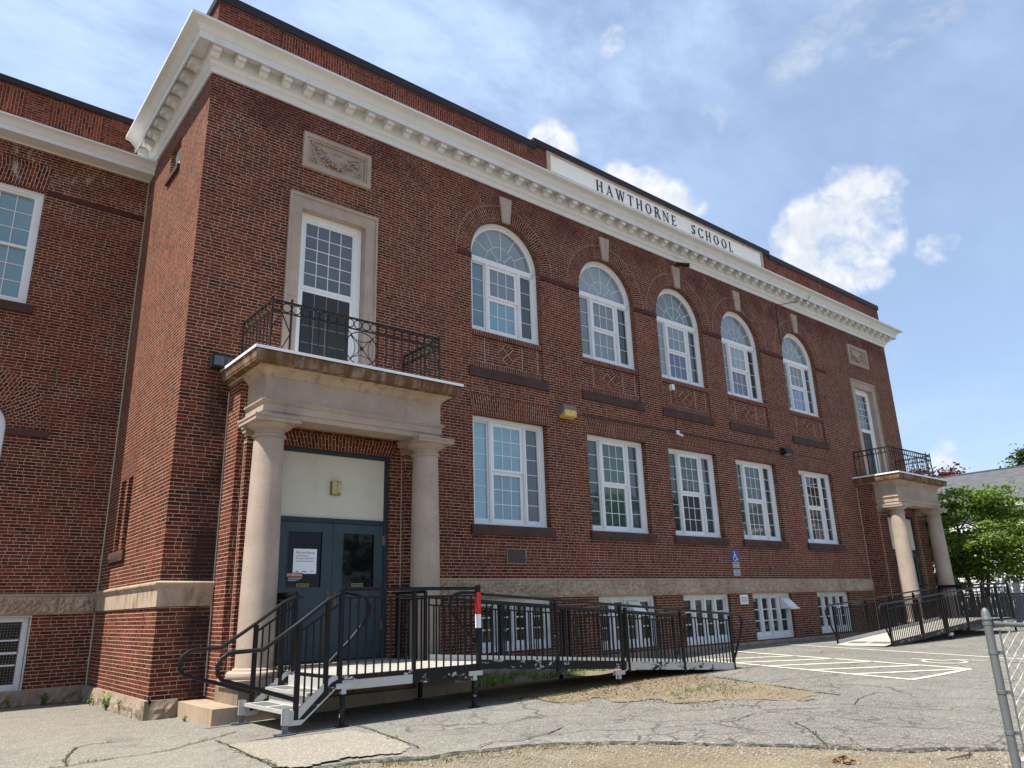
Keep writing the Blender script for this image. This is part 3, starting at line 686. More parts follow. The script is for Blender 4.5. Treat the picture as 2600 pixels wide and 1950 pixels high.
hs = [[(1.83, 10.62), (2.58, 10.62), (2.58, 11.35), (1.83, 11.35)], [(2.6, 2.53), (2.98, 2.53), (2.98, 3.96), (2.6, 3.96)], [(3.16, 2.53), (3.54, 2.53), (3.54, 3.96), (3.16, 3.96)]]
mb = MB().wall([(0, -.5), (4.5, -.5), (4.5, 12.3), (0, 12.3)], hs, 'yz', 0, .2)
for h in hs[1:]: mb.face([(.2, h[0][0], h[0][1]), (.2, h[1][0], h[1][1]), (.2, h[2][0], h[2][1]), (.2, h[3][0], h[3][1])])
mb.build('side_wall', 'brick', B, label='sunlit brick side wall with a small high window and two blind slots')
WY = 4.5
wh = [[(-4.4, 7.77), (-2.08, 7.77), (-2.08, 10.5), (-4.4, 10.5)], arch_hole(-2.65, 3.0, 5.07, .58), [(-2.4, 0.0), (-1.15, 0.0), (-1.15, 1.36), (-2.4, 1.36)]]
mb = MB().wall([(-26, -.5), (0, -.5), (0, 11.9), (-26, 11.9)], wh, 'xz', WY, .22); mb.build('wing_wall', 'brick', B, label='shaded brick wall of the set back left wing')
mb = MB(); mb.face([(L, 0, -.5), (L, 16, -.5), (L, 16, 12.3), (L, 0, 12.3)]); mb.face([(-26, 16, -.5), (L, 16, -.5), (L, 16, 12.3), (-26, 16, 12.3)]); mb.face([(-26, 4.5, -.5), (-26, 16, -.5), (-26, 16, 12.3), (-26, 4.5, 12.3)]); mb.build('unseen_rear_wall', 'brick', B)  # unseen walls closing the building, added to keep light from leaking in
mb = MB(); mb.face([(0.02, 0.02, 12.66), (L-.02, 0.02, 12.66), (L-.02, 16, 12.66), (0.02, 16, 12.66)]); mb.face([(-26, 4.52, 11.9), (0.02, 4.52, 11.9), (0.02, 16, 11.9), (-26, 16, 11.9)]); mb.build('unseen_roof_cap', 'coping', B)  # unseen roof sheets, added as a cap against light leaks
# parapets (vertical-brick panels in the same part) and copings
SX = 8.72
mb = MB().mat('brick_parapet'); mb.box(0, SX, 0, .35, 12.31, 13.62); mb.box(L-SX, L, 0, .35, 12.31, 13.62); mb.box(SX, 9.20, -.0, .35, 12.31, 13.74); mb.box(L-9.2, L-SX, 0, .35, 12.31, 13.74); mb.box(9.2, L-9.2, .03, .35, 12.31, 13.74); mb.box(0.0, .35, .35, 4.6, 12.31, 13.62); mb.box(L-.35, L, .35, 8, 12.31, 13.62)
mb.mat('brick_parapet_soldier')
for a, b_ in ((1.35, 3.15), (4.0, 6.0), (6.75, 8.25)):
    for s_ in (0, 1):
        x0, x1 = (a, b_) if not s_ else (L-b_, L-a)
        mb.face([(x0, -.006, 12.9), (x1, -.006, 12.9), (x1, -.006, 13.55), (x0, -.006, 13.55)], [(12.9, x0), (12.9, x1), (13.55, x1), (13.55, x0)])
mb.build('parapet', None, B)
mb = MB().mat('brick_parapet'); mb.box(-26, -.0, WY, WY+.35, 11.85, 12.93); mb.mat('brick_parapet_soldier')
for a, b_ in ((-2.25, -1.15), (-4.6, -2.75), (-7.2, -5.2)): mb.face([(a, WY-.006, 12.2), (b_, WY-.006, 12.2), (b_, WY-.006, 12.86), (a, WY-.006, 12.86)], [(12.2, a), (12.2, b_), (12.86, b_), (12.86, a)])
mb.build('wing_parapet', None, B)
mb = MB(); mb.box(-.05, SX+.0, -.05, .40, 13.62, 13.82); mb.box(L-SX, L+.05, -.05, .40, 13.62, 13.82); mb.box(SX-.02, L-SX+.02, -.055, .40, 13.745, 13.945); mb.box(-.05, .40, .40, 4.6, 13.62, 13.82); mb.box(SX-.021, SX+.05, -.056, .41, 13.6, 13.745); mb.box(L-SX-.05, L-SX+.021, -.056, .41, 13.6, 13.745); mb.box(-26, -.05, WY-.06, WY+.4, 12.93, 13.07); mb.box(L-.4, L+.05, .40, 8, 13.62, 13.82)
mb.build('coping', 'coping', B)
# main cornice
prof = [(0, 11.82), (.035, 11.82), (.04, 11.93), (.055, 11.945), (.075, 11.955), (.10, 11.985), (.125, 12.03), (.14, 12.035), (.14, 12.30), (.39, 12.30), (.395, 12.195), (.425, 12.195), (.425, 12.345), (.445, 12.355), (.45, 12.375), (.475, 12.39), (.50, 12.42), (.535, 12.455), (.58, 12.475), (.63, 12.485), (.655, 12.495), (.66, 12.545), (.60, 12.56), (0, 12.72)]
mb = MB().sweep_u(prof, 0, L, 0, 6.0); cor = mb.build('cornice', 'cornice', B, smooth=True)
def modillion(cx, cy, ax):
    m_ = MB(); p = [(.135, 12.045), (.19, 12.05), (.235, 12.075), (.27, 12.11), (.31, 12.108), (.345, 12.106), (.365, 12.11), (.365, 12.295), (.135, 12.295)]
    cap = [(.135, 12.215), (.378, 12.215), (.378, 12.24), (.135, 12.24)]
    for prof_, w in ((p, .088), (cap, .104)):
        if ax == 'x':
            m_.poly_ext([(-e, z) for e, z in prof_], cx-w, cx+w, 'yz')
        else:
            m_.poly_ext([(-e, z) for e, z in prof_], cy-w, cy+w, 'xz')
    return m_
nmod = 60; sp = (L+.1)/(nmod-1)
for i in range(nmod): modillion(-.05+i*sp, 0, 'x').build('modillion', 'cornice', cor)
for i in range(9): modillion(0, .42+i*.4935, 'y').build('modillion', 'cornice', cor)
wprof = [(0, 11.5), (.03, 11.5), (.035, 11.53), (.40, 11.53), (.405, 11.515), (.42, 11.515), (.42, 11.62), (.44, 11.63), (.455, 11.66), (.48, 11.70), (.53, 11.745), (.58, 11.765), (.60, 11.77), (.60, 11.81), (.5, 11.83), (0, 11.93)]
MB().sweep_u(wprof, -26, 0, WY, WY, False, False).build('wing_cornice', 'cornice', B, smooth=True)

# name board
x0, x1 = 9.2, L-9.2
mb = MB().mat('granite_cornice'); mb.box(x0, x1, -.035, .03, 12.75, 13.115); mb.box(x0, x1, -.035, .03, 13.665, 13.742); mb.box(x0, x0+.13, -.035, .03, 13.115, 13.665); mb.box(x1-.13, x1, -.035, .03, 13.115, 13.665)
mb.mat('sign'); mb.box(x0+.13, x1-.13, -.012, .03, 13.115, 13.665)
sb = mb.build('name_board', None, B, label='white board with the black serif words HAWTHORNE SCHOOL')
TK, TN = .15, .055
GL = {'H': (.80, [('l', .14, 0, .14, 1, TK), ('l', .66, 0, .66, 1, TK), ('l', .14, .5, .66, .5, TN), ('s', .14, 0), ('s', .14, 1), ('s', .66, 0), ('s', .66, 1)]),
 'A': (.82, [('l', .10, 0, .42, 1, TN), ('l', .40, 1, .72, 0, TK), ('l', .2, .33, .62, .33, TN), ('s', .10, 0), ('s', .72, 0)]),
 'W': (1.12, [('l', .10, 1, .35, 0, TK), ('l', .35, 0, .58, 1, TN), ('l', .55, 1, .80, 0, TK), ('l', .80, 0, 1.03, 1, TN), ('s', .10, 1), ('s', .56, 1), ('s', 1.03, 1)]),
 'T': (.72, [('l', .36, 0, .36, 1, TK), ('l', .04, .97, .68, .97, TN), ('l', .05, .84, .05, .99, .04), ('l', .67, .84, .67, .99, .04), ('s', .36, 0)]),
 'O': (.86, [('o', .43, .5, .39, .50, 0, 360)]), 'R': (.78, [('l', .14, 0, .14, 1, TK), ('a', .30, .74, .30, .25, -90, 90, TK), ('l', .14, .985, .32, .985, TN), ('l', .14, .49, .32, .49, TN), ('l', .36, .49, .70, .0, TK), ('s', .14, 0), ('s', .14, 1), ('s', .71, 0)]),
 'N': (.86, [('l', .12, 0, .12, 1, TN), ('l', .72, 0, .72, 1, TN), ('l', .10, 1, .73, 0, TK), ('s', .12, 0), ('s', .09, 1), ('s', .72, 1)]),
 'E': (.64, [('l', .14, 0, .14, 1, TK), ('l', .1, .97, .56, .97, TN), ('l', .14, .51, .46, .51, TN), ('l', .1, .03, .60, .03, TN), ('l', .55, .83, .55, .99, .04), ('l', .59, .01, .59, .18, .04), ('l', .45, .43, .45, .60, .04), ('s', .14, 0), ('s', .14, 1)]),
 'S': (.58, [('a', .28, .74, .21, .235, 20, 270, .10), ('a', .28, .26, .23, .25, -160, 90, .10), ('l', .48, .78, .48, .97, .04), ('l', .06, .04, .06, .22, .04)]),
 'C': (.80, [('o', .43, .5, .39, .50, 42, 318), ('l', .72, .75, .72, .98, .04), ('l', .72, .02, .72, .22, .04)]),
 'L': (.62, [('l', .14, 0, .14, 1, TK), ('l', .1, .03, .57, .03, TN), ('l', .56, .01, .56, .2, .04), ('s', .14, 0), ('s', .14, 1)])}
def letter(ch, x, z, h, yb):
    m_ = MB(); lay = 0
    def quad(pts):
        nonlocal lay
        lay += 1; y = yb-.012-.0006*lay
        f = [(x+p[0]*h, y, z+p[1]*h) for p in pts]; m_.face(f)
        for k in range(4): a, b_ = f[k], f[(k+1) % 4]; m_.face([a, b_, (b_[0], yb, b_[2]), (a[0], yb, a[2])])
    for s_ in GL[ch][1]:
        if s_[0] == 'l':
            _, a, b_, c, d, w = s_
            if a == c or abs(c-a) < abs(d-b_): quad([(a-w/2, b_), (a+w/2, b_), (c+w/2, d), (c-w/2, d)])
            else: quad([(a, b_-w/2), (c, d-w/2), (c, d+w/2), (a, b_+w/2)])
        elif s_[0] == 's': quad([(s_[1]-.13, s_[2]-(.04 if s_[2] else 0)+(0 if s_[2] else 0)), (s_[1]+.13, s_[2]-(.04 if s_[2] else 0)), (s_[1]+.13, s_[2]+(0 if s_[2] else .04)), (s_[1]-.13, s_[2]+(0 if s_[2] else .04))])
        else:
            _, cx, cz, rx, rz, a0, a1 = s_[:7]; n = 20; var = s_[0] == 'o'; tk = s_[7] if len(s_) > 7 else TK
            for i in range(n):
                q = []
                for a, inn in ((a0+(a1-a0)*i/n, 0), (a0+(a1-a0)*(i+1)/n, 0), (a0+(a1-a0)*(i+1)/n, 1), (a0+(a1-a0)*i/n, 1)):
                    c, s2 = math.cos(R_(a)), math.sin(R_(a)); tw = (TN+(tk-TN)*abs(c)**1.5); q.append((cx+c*(rx-tw*inn), cz+s2*(rz-(TN+.01)*inn)))
                quad(q)
    return m_
def word(w, xa, xb, z, h):
    tot = sum(GL[c][0] for c in w)*h; gap = (xb-xa-tot)/(len(w)-1); x = xa
    for i, c in enumerate(w):
        letter(c, x, z, h, -.0125).build('letter', 'letter', sb); x += GL[c][0]*h+gap
word('HAWTHORNE', 11.2, 14.98, 13.185, .36); word('SCHOOL', 15.79, 18.17, 13.185, .36)

# ---- brick dressings of the bays
def ring_arch(cx, zs, r0, r1, a0=0, a1=180, y=-.006, H=.0667, n=56, P=None):
    m_ = MB()
    for i in range(n):
        t0, t1 = R_(a0+(a1-a0)*i/n), R_(a0+(a1-a0)*(i+1)/n); rm = (r0+r1)/2
        m_.face([(cx+r0*math.cos(t0), y, zs+r0*math.sin(t0)), (cx+r1*math.cos(t0), y, zs+r1*math.sin(t0)), (cx+r1*math.cos(t1), y, zs+r1*math.sin(t1)), (cx+r0*math.cos(t1), y, zs+r0*math.sin(t1))], [(0, t0*rm), (r1-r0, t0*rm), (r1-r0, t1*rm), (0, t1*rm)])
        for r in (r0, r1): m_.face([(cx+r*math.cos(t0), y, zs+r*math.sin(t0)), (cx+r*math.cos(t1), y, zs+r*math.sin(t1)), (cx+r*math.cos(t1), 0.0, zs+r*math.sin(t1)), (cx+r*math.cos(t0), 0.0, zs+r*math.sin(t0))], [(0, t0*rm), (0, t1*rm), (.03, t1*rm), (.03, t0*rm)])
    return m_
def flat_arch(m_, cx, z0, z1, w0, w1, y, n=26):
    for i in range(n):
        a, b_ = -1+2*i/n, -1+2*(i+1)/n
        m_.face([(cx+a*w0, y, z0), (cx+b_*w0, y, z0), (cx+b_*w1, y, z1), (cx+a*w1, y, z1)], [(0, a*w0), (0, b_*w0), (z1-z0, b_*w0), (z1-z0, a*w0)])
    m_.face([(cx-w0, y, z0), (cx+w0, y, z0), (cx+w0, 0.0 if y < 0 and y > -.1 else y+.02, z0), (cx-w0, 0.0 if y < 0 and y > -.1 else y+.02, z0)])
def rock(m_, x0, x1, z0, z1, y, amp, step=.045, seed=0, depth=.1, ax='x'):
    """rock-faced block: bulging, broken front face; ax 'x' faces -y, ax 'y' faces -x"""
    nx = max(2, int((x1-x0)/step)); nz = max(2, int((z1-z0)/step)); P = []
    for i in range(nx+1):
        row_ = []
        for k in range(nz+1):
            u, w = x0+(x1-x0)*i/nx, z0+(z1-z0)*k/nz; ed = min(i, nx-i, k, nz-k); e = min(1, ed/2.0)
            d = y-e*amp*(.75+.8*mnoise.noise((u*6, w*6, seed))+.9*mnoise.noise((u*16, w*16, seed+9))+.6*mnoise.noise((u*34, w*34, seed+5)))
            row_.append((u, d, w) if ax == 'x' else (d, u, w))
        P.append(row_)
    for i in range(nx):
        for k in range(nz): m_.face([P[i][k], P[i+1][k], P[i+1][k+1], P[i][k+1]])
    def Q(u, d, w): return (u, d, w) if ax == 'x' else (d, u, w)
    for a, b_ in (((x0, z1), (x1, z1)), ((x1, z0), (x0, z0)), ((x0, z0), (x0, z1)), ((x1, z1), (x1, z0))): m_.face([Q(a[0], y, a[1]), Q(b_[0], y, b_[1]), Q(b_[0], y+depth, b_[1]), Q(a[0], y+depth, a[1])])
BAYW = ['first', 'second', 'third', 'fourth', 'fifth']
for i, cx in enumerate(WX):
    z0 = UZS
    ring_arch(cx, z0, UW, UW+.44, -3, 180+3).build('brick_arch', 'brick_arch', B, label='%s brick window arch counted from the near porch' % BAYW[i])
    m_ = MB().tube([(p[0], -.004, p[1]) for p in arc(cx, z0, UW+.445, -3, 183, 48)], .0045, 4); m_.build('arch_joint', 'mortar', B)
    m_ = MB().poly_ext([(cx-.125, z0+UW-.005), (cx+.125, z0+UW-.005), (cx+.20, 11.60), (cx-.20, 11.60)], -.06, .01); m_.build('keystone', 'granite', B)
    # recessed panel, its rowlock sill, soldier course and diamond
    pn = MB().mat('brick'); pn.face([(cx-UW, .06, UZ0), (cx+UW, .06, UZ0), (cx+UW, .06, 7.6), (cx-UW, .06, 7.6)])
    pn.mat('mortar')
    for dx in (-.72, .47, .98): pn.box(cx+dx-.006, cx+dx+.006, .055, .06, 6.93, 7.56)
    pn.mat('brick_arch'); f = [(cx-UW, .045, 6.735), (cx+UW, .045, 6.735), (cx+UW, .045, 6.925), (cx-UW, .045, 6.925)]
    pn.face(f, [(0, f[0][0]), (0, f[1][0]), (.195, f[1][0]), (.195, f[0][0])]); pn.box(cx-UW, cx+UW, .0455, .06, 6.736, 6.924)
    pn.build('brick_panel', None, B)
    rs = MB(); f = [(cx-UW+.003, .004, 7.57), (cx+UW-.003, .004, 7.57), (cx+UW-.003, .004, 7.705), (cx-UW+.003, .004, 7.705)]
    rs.face(f, [(0, f[0][0]), (0, f[1][0]), (.108, f[1][0]), (.108, f[0][0])]); rs.face([f[3], f[2], (cx+UW-.003, .2, 7.745), (cx-UW+.003, .2, 7.745)], [(0, f[0][0]), (0, f[1][0]), (.2, f[1][0]), (.2, f[0][0])]); rs.face([f[1], f[0], (cx-UW+.003, .06, 7.57), (cx+UW-.003, .06, 7.57)])
    rs.build('rowlock_sill', 'brick_arch', B)
    dm = MB().mat('mortar'); c = Vector((cx, 0, 7.255)); u = Vector((.33, 0, .30)).normalized(); w = Vector((-.33, 0, .30)).normalized(); h_ = .223
    dm.face([c+u*h_+w*h_+Vector((0, .054, 0)), c+u*h_-w*h_+Vector((0, .054, 0)), c-u*h_-w*h_+Vector((0, .054, 0)), c-u*h_+w*h_+Vector((0, .054, 0))])
    dm.mat('brick_plain')
    for qa, qb, o in ((1, 1, 0), (-1, 1, 1), (-1, -1, 0), (1, -1, 1)):
        for k in range(3):
            A, Bv = (u, w) if o else (w, u); ca = c+u*qa*.1115+w*qb*.1115+A*((k-1)*.0725)
            q = [ca+A*.031+Bv*.1, ca-A*.031+Bv*.1, ca-A*.031-Bv*.1, ca+A*.031-Bv*.1]; r0 = rng.random()*50
            dm.face([p+Vector((0, .049, 0)) for p in q], [(r0+.03, .02), (r0+.03, .045), (r0+.075, .045), (r0+.075, .02)])
    dm.build('brick_diamond', None, B)
    bs = MB(); rock(bs, cx-1.25, cx+1.24, 6.50, 6.732, -.05, .02, .06, i, .12); bs.build('brownstone_sill', 'brownstone', B)
    ls = MB(); rock(ls, cx-1.252, cx+1.25, 2.82, 3.04, -.07, .03 if i else .008, .05, i+20, .30); ls.build('window_sill', 'brownstone', B, label='dark brownstone sill under the %s lower window' % BAYW[i])
    fa = MB(); flat_arch(fa, cx, 5.59, 6.075, 1.16, 1.245, -.005); fa.build('flat_arch', 'brick_arch', B)
# brown string course between the arches
for a, b_ in [(6.05, WX[0]-UW-.004)]+[(WX[k]+UW+.005, WX[k+1]-UW-.005) for k in range(4)]+[(WX[4]+UW+.005, WX[4]+UW+.75)]:
    mb = MB(); mb.box(a, b_, -.022, .02, 9.60, 9.725); mb.build('string_course', 'brownband', B)
mb = MB(); mb.box(-2.05, -.002, WY-.02, WY+.02, 10.44, 10.55); mb.build('string_course', 'brownband', B)

# ---- windows
def grid_lights(m_, x0, x1, z0, z1, nx, nz, y, w=.016, d=.012):
    for k in range(1, nx): x = x0+(x1-x0)*k/nx; m_.box(x-w/2, x+w/2, y-d, y+.002, z0, z1)
    for k in range(1, nz): z = z0+(z1-z0)*k/nz; m_.box(x0, x1, y-d+.002, y+.004, z-w/2, z+w/2)
def pane(parent, x0, x1, z0, z1, y, mat):
    m_ = MB(); a = rng.uniform(-.004, .004); b_ = rng.uniform(-.004, .004); m_.face([(x0, y+a, z0), (x1, y-a, z0), (x1, y-a+b_, z1), (x0, y+a+b_, z1)]); return m_.build('pane', mat, parent)
def frame_rect(m_, x0, x1, z0, z1, w, y0, y1, bot=None):
    bot = w if bot is None else bot
    m_.box(x0, x0+w, y0, y1, z0, z1); m_.box(x1-w, x1, y0, y1, z0, z1); m_.box(x0+w, x1-w, y0, y1, z1-w, z1); m_.box(x0+w, x1-w, y0, y1, z0, z0+bot)
def triple(cx, z0, z1, hw, zmid, ncols, nrows, nside, gl, arched):
    """wide sash between two fixed side lights; arched adds a fanlight above the transom"""
    t = MB(); yc, ys_, yg = .15, .19, .235
    zt = z1
    if arched:
        r1, r0 = hw-.004, hw-.15; zs = UZS
        for ra, rb, yy in ((r0+.05, r1, yc), (r0, r0+.055, ys_)):
            n = 40
            for i in range(n):
                a0, a1 = R_(180*i/n), R_(180*(i+1)/n)
                q = [(cx+r*math.cos(a), zs+r*math.sin(a)) for r, a in ((ra, a0), (rb, a0), (rb, a1), (ra, a1))]
                t.face([(p[0], yy, p[1]) for p in q]); t.face([(q[0][0], yy, q[0][1]), (q[3][0], yy, q[3][1]), (q[3][0], .26, q[3][1]), (q[0][0], .26, q[0][1])])
        t.box(cx-hw+.15, cx+hw-.15, ys_-.03, .25, zt, zt+.14); t.box(cx-hw+.004, cx-hw+.104, yc, .25, zt, zt+.14); t.box(cx+hw-.104, cx+hw-.004, yc, .25, zt, zt+.14)
    else: t.box(cx-hw+.004, cx+hw-.004, yc, .25, z1, z1+.10)
    for s_ in (-1, 1):
        a, b_ = sorted((cx+s_*(hw-.004), cx+s_*(hw-.104))); t.box(a, b_, yc, .25, z0+.04, zt)
        a, b_ = sorted((cx+s_*(hw-.104), cx+s_*(hw-.14))); t.box(a, b_, yc+.03, .25, z0+.05, zt)
        a, b_ = sorted((cx+s_*.49, cx+s_*.575)); t.box(a, b_, ys_-.03, .25, z0+.05, zt); t.box(a+.03, b_-.03, ys_-.045, ys_-.03, z0+.05, zt)
    t.box(cx-hw+.004, cx+hw-.004, yc-.02, .25, z0, z0+.05)
    w = t.build('window', 'white', B)
    for s_, nm in ((-1, 'l'), (1, 'r')):
        a, b_ = sorted((cx+s_*.575, cx+s_*(hw-.14))); m_ = MB(); frame_rect(m_, a, b_, z0+.05, zt, .04, ys_+.01, .25, .10); grid_lights(m_, a+.04, b_-.04, z0+.15, zt-.04, 1, nside, yg); m_.build('side_light', 'muntin', w); pane(w, a+.03, b_-.03, z0+.1, zt-.03, yg, gl[2 if s_ > 0 else 3])
    m_ = MB(); frame_rect(m_, cx-.49, cx+.49, zmid, zt, .085, ys_, .24, .05); grid_lights(m_, cx-.405, cx+.405, zmid+.05, zt-.085, ncols, nrows, yg-.02); m_.build('upper_sash', 'white', w); pane(w, cx-.43, cx+.43, zmid+.03, zt-.06, yg-.02, gl[0])
    m_ = MB(); frame_rect(m_, cx-.49, cx+.49, z0+.05, zmid, .085, ys_+.03, .27, .11); grid_lights(m_, cx-.405, cx+.405, z0+.16, zmid-.085, ncols, nrows, yg+.02); m_.build('lower_sash', 'white', w); pane(w, cx-.43, cx+.43, z0+.12, zmid-.06, yg+.02, gl[1])
    if arched:
        rg = hw-.15; zs = zt+.14; n = 40; m_ = MB(); dz = UZS-zs; rr = math.sqrt(rg*rg)
        for k in range(1, 6):
            a = R_(30*k); m_.bar((cx+.50*math.cos(a), yg-.006, zs+.50*math.sin(a)), (cx+rg*math.cos(a)*.995, yg-.006, zs+(rg-.02)*math.sin(a)), .018, .012, (0, 1, 0))
        for k in (1, 2, 3): a = R_(45*k); m_.bar((cx+.15*math.cos(a), yg-.006, zs+.15*math.sin(a)), (cx+.50*math.cos(a), yg-.006, zs+.50*math.sin(a)), .018, .012, (0, 1, 0))
        for r in (.15, .50):
            pts = arc(cx, zs, r, 0, 180, 24); m_.tube([(p[0], yg-.006, p[1]) for p in pts], .011, 4)
        m_.build('fanlight', 'muntin', w)
        p_ = MB(); fan = [(cx, yg, zs-.02)]+[(p[0], yg, p[1]) for p in arc(cx, UZS, rg+.02, 0, 180, 32)]; fan.insert(1, (cx+rg+.02, yg, zs-.02)); fan.append((cx-rg-.02, yg, zs-.02))
        for a, b_ in zip(fan[1:], fan[2:]): p_.face([fan[0], a, b_])
        p_.build('pane', gl[4], w)
    return w
upper_gl = [('g_grey', 'g_blind', 'g_darkgrey', 'g_blind', 'g_grey'), ('g_grey', 'g_grey', 'g_darkgrey', 'g_grey', 'g_grey'), ('g_grey', 'g_violet', 'g_darkgrey', 'g_grey', 'g_grey'), ('g_grey', 'g_violet', 'g_darkgrey', 'g_grey', 'g_grey'), ('g_grey', 'g_violet', 'g_darkgrey', 'g_grey', 'g_grey')]
lower_gl = [('g_blind', 'g_blind', 'g_darkgrey', 'g_blind'), ('g_green', 'g_green', 'g_darkgrey', 'g_green'), ('g_green', 'g_screen', 'g_darkgrey', 'g_green'), ('g_green', 'g_green', 'g_darkgrey', 'g_green'), ('g_dark', 'g_darkgrey', 'g_darkgrey', 'g_dark')]
for i, cx in enumerate(WX):
    triple(cx, 7.748, 9.63, UW, 8.76, 3, 2, 4, upper_gl[i], True)['label'] = '%s arched upper window from the near porch' % BAYW[i]
    triple(cx, 3.06, 5.49, LW, 4.33, 3, 3, 6, lower_gl[i], False)['label'] = '%s tall lower window from the near porch' % BAYW[i]
    # basement window: four narrow lights
    t = MB(); z0, z1 = BZ0[i], 1.44; x0, x1 = cx-BW+.004, cx+BW-.004
    frame_rect(t, x0, x1, z0, z1-.003, .10, .10, .24, .12); xm = [x0+.1+(x1-x0-.2)*k/4 for k in range(5)]
    for k in (1, 2, 3): t.box(xm[k]-.045, xm[k]+.045, .115, .23, z0+.12, z1-.10)
    w = t.build('basement_window', 'white_old', B, label='%s low basement window from the near porch' % BAYW[i])
    for k in range(4):
        a, b_ = xm[k]+(.045 if k else 0), xm[k+1]-(.045 if k < 3 else 0); hop = (i in (1, 3) and k == 2+(i == 3) and True)
        s_ = MB(); frame_rect(s_, a, b_, z0+.12, z1-.10, .05, .15, .21, .09); grid_lights(s_, a+.05, b_-.05, z0+.21, z1-.15, 1, 3, .19, .03, .03); s_.build('casement', 'white_old', w)
        pane(w, a+.03, b_-.03, z0+.18, z1-.13, .195, 'g_dark' if i == 0 else 'g_base')
        if hop:
            h_ = MB(); zt = z1-.11; h_.mat('white_old')
            A, Bq = (a-.0, .10, zt), (b_+.0, .10, zt); Cq, D = (b_+.01, -.26, zt-.36), (a-.01, -.26, zt-.36)
            h_.face([A, Bq, Cq, D]); h_.face([A, D, (a-.0, .10, zt-.36)]); h_.face([Bq, (b_+.0, .10, zt-.36), Cq]); h_.box(a-.02, b_+.02, -.275, -.25, zt-.385, zt-.34); h_.build('open_hopper', None, w, label='white hopper vent tilted open')
# tall balcony windows, granite surrounds and carved panels
for pi, cx in enumerate(PA):
    t = MB(); frame_rect(t, cx-.738, cx+.738, 5.62, 9.43, .09, .15, .24); frame_rect(t, cx-.648, cx+.648, 5.71, 9.34, .05, .18, .24)
    w = t.build('balcony_window', 'white', B, label='tall narrow window behind the %s balcony' % ('near' if not pi else 'far'))
    s_ = MB(); frame_rect(s_, cx-.598, cx+.598, 7.72, 9.29, .055, .19, .23, .07); grid_lights(s_, cx-.543, cx+.543, 7.79, 9.235, 4, 5, .215); s_.build('upper_sash', 'muntin', w); pane(w, cx-.56, cx+.56, 7.77, 9.25, .215, 'g_darkgrey')
    s_ = MB(); frame_rect(s_, cx-.598, cx+.598, 5.76, 7.72, .055, .215, .24); s_.build('lower_sash', 'white', w); s_ = MB(); grid_lights(s_, cx-.543, cx+.543, 5.815, 7.665, 4, 5, .232, .018, .012); s_.build('screened_grid', 'greyp', w); pane(w, cx-.56, cx+.56, 5.8, 7.68, .234, 'g_screen')
    g_ = MB()
    for s_ in (-1, 1):
        a, b_ = sorted((cx+s_*.745, cx+s_*.985))
        for za, zb in ((5.585, 7.38), (7.386, 9.43)): g_.box(a, b_, -.035, .15, za, zb)
        a, b_ = sorted((cx+s_*.985, cx+s_*1.03)); g_.box(a, b_, -.065, .02, 5.585, 9.745)
    g_.box(cx-.985, cx+.985, -.035, .15, 9.43, 9.68); g_.box(cx-.985, cx+.985, -.065, .02, 9.68, 9.745); g_.box(cx-.745, cx+.745, -.02, .15, 5.585, 5.62)
    g_.build('granite_surround', 'granite', B)
    r = MB(); z0, z1 = 10.415, 11.265; frame_rect(r, cx-.815, cx+.815, z0, z1, .10, -.07, .02); frame_rect(r, cx-.715, cx+.715, z0+.10, z1-.10, .045, -.045, .02); r.box(cx-.67, cx+.67, -.002, .02, z0+.145, z1-.145)
    rel = r.build('relief_panel', 'granite', B); q = MB(); rr = random.Random(3)
    def cat(t): return (cx+.52*t, 10.98-.30*(1-t*t))
    for k in range(95):
        t = rr.uniform(-1, 1); p = cat(t); wd = .05+.085*(1-abs(t)); q.blob((p[0]+rr.uniform(-1, 1)*wd*.7, -.03-rr.random()*.06*(1-abs(t)), p[1]+rr.uniform(-1, 1)*wd), rr.uniform(.02, .05), .035, rr.uniform(.013, .024), 7, 4, rr.uniform(0, 3.1))
    for k in range(8): a = k*.785; q.blob((cx+.05*math.cos(a), -.09, 10.69+.05*math.sin(a)), .034, .02, .022, 7, 4, a)
    q.blob((cx, -.10, 10.69), .025, .02, .025)
    for s_ in (-1, 1):
        q_ = MB()
        for (ox, oz, rad) in ((.56, .10, .055), (.53, -.30, .06), (.50, -.12, .03)):
            q_.tube([(cx+s_*ox+rad*math.cos(a*.5), -.022, 10.98+oz+rad*.8*math.sin(a*.5)) for a in range(0, 11)], .013, 5)
        q_.tube([(cx+s_*(.58-.02*k), -.02, 10.93-.055*k+.02*math.sin(k*1.7)) for k in range(8)], .020, 5)
        q_.tube([(cx+s_*(.60-.05*k), -.02, 11.08-.02*k+.03*math.sin(k*2.1)) for k in range(8)], .016, 5)
        q_.build('carved_ribbon', 'granite', rel, smooth=True)
    for k in range(4): q.blob((cx-.09+.06*k, -.02, 10.99+.02*(k % 2)), .025, .012, .012, 6, 3, rr.uniform(0, 3))
    q.build('carved_garland', 'granite', rel, smooth=True)
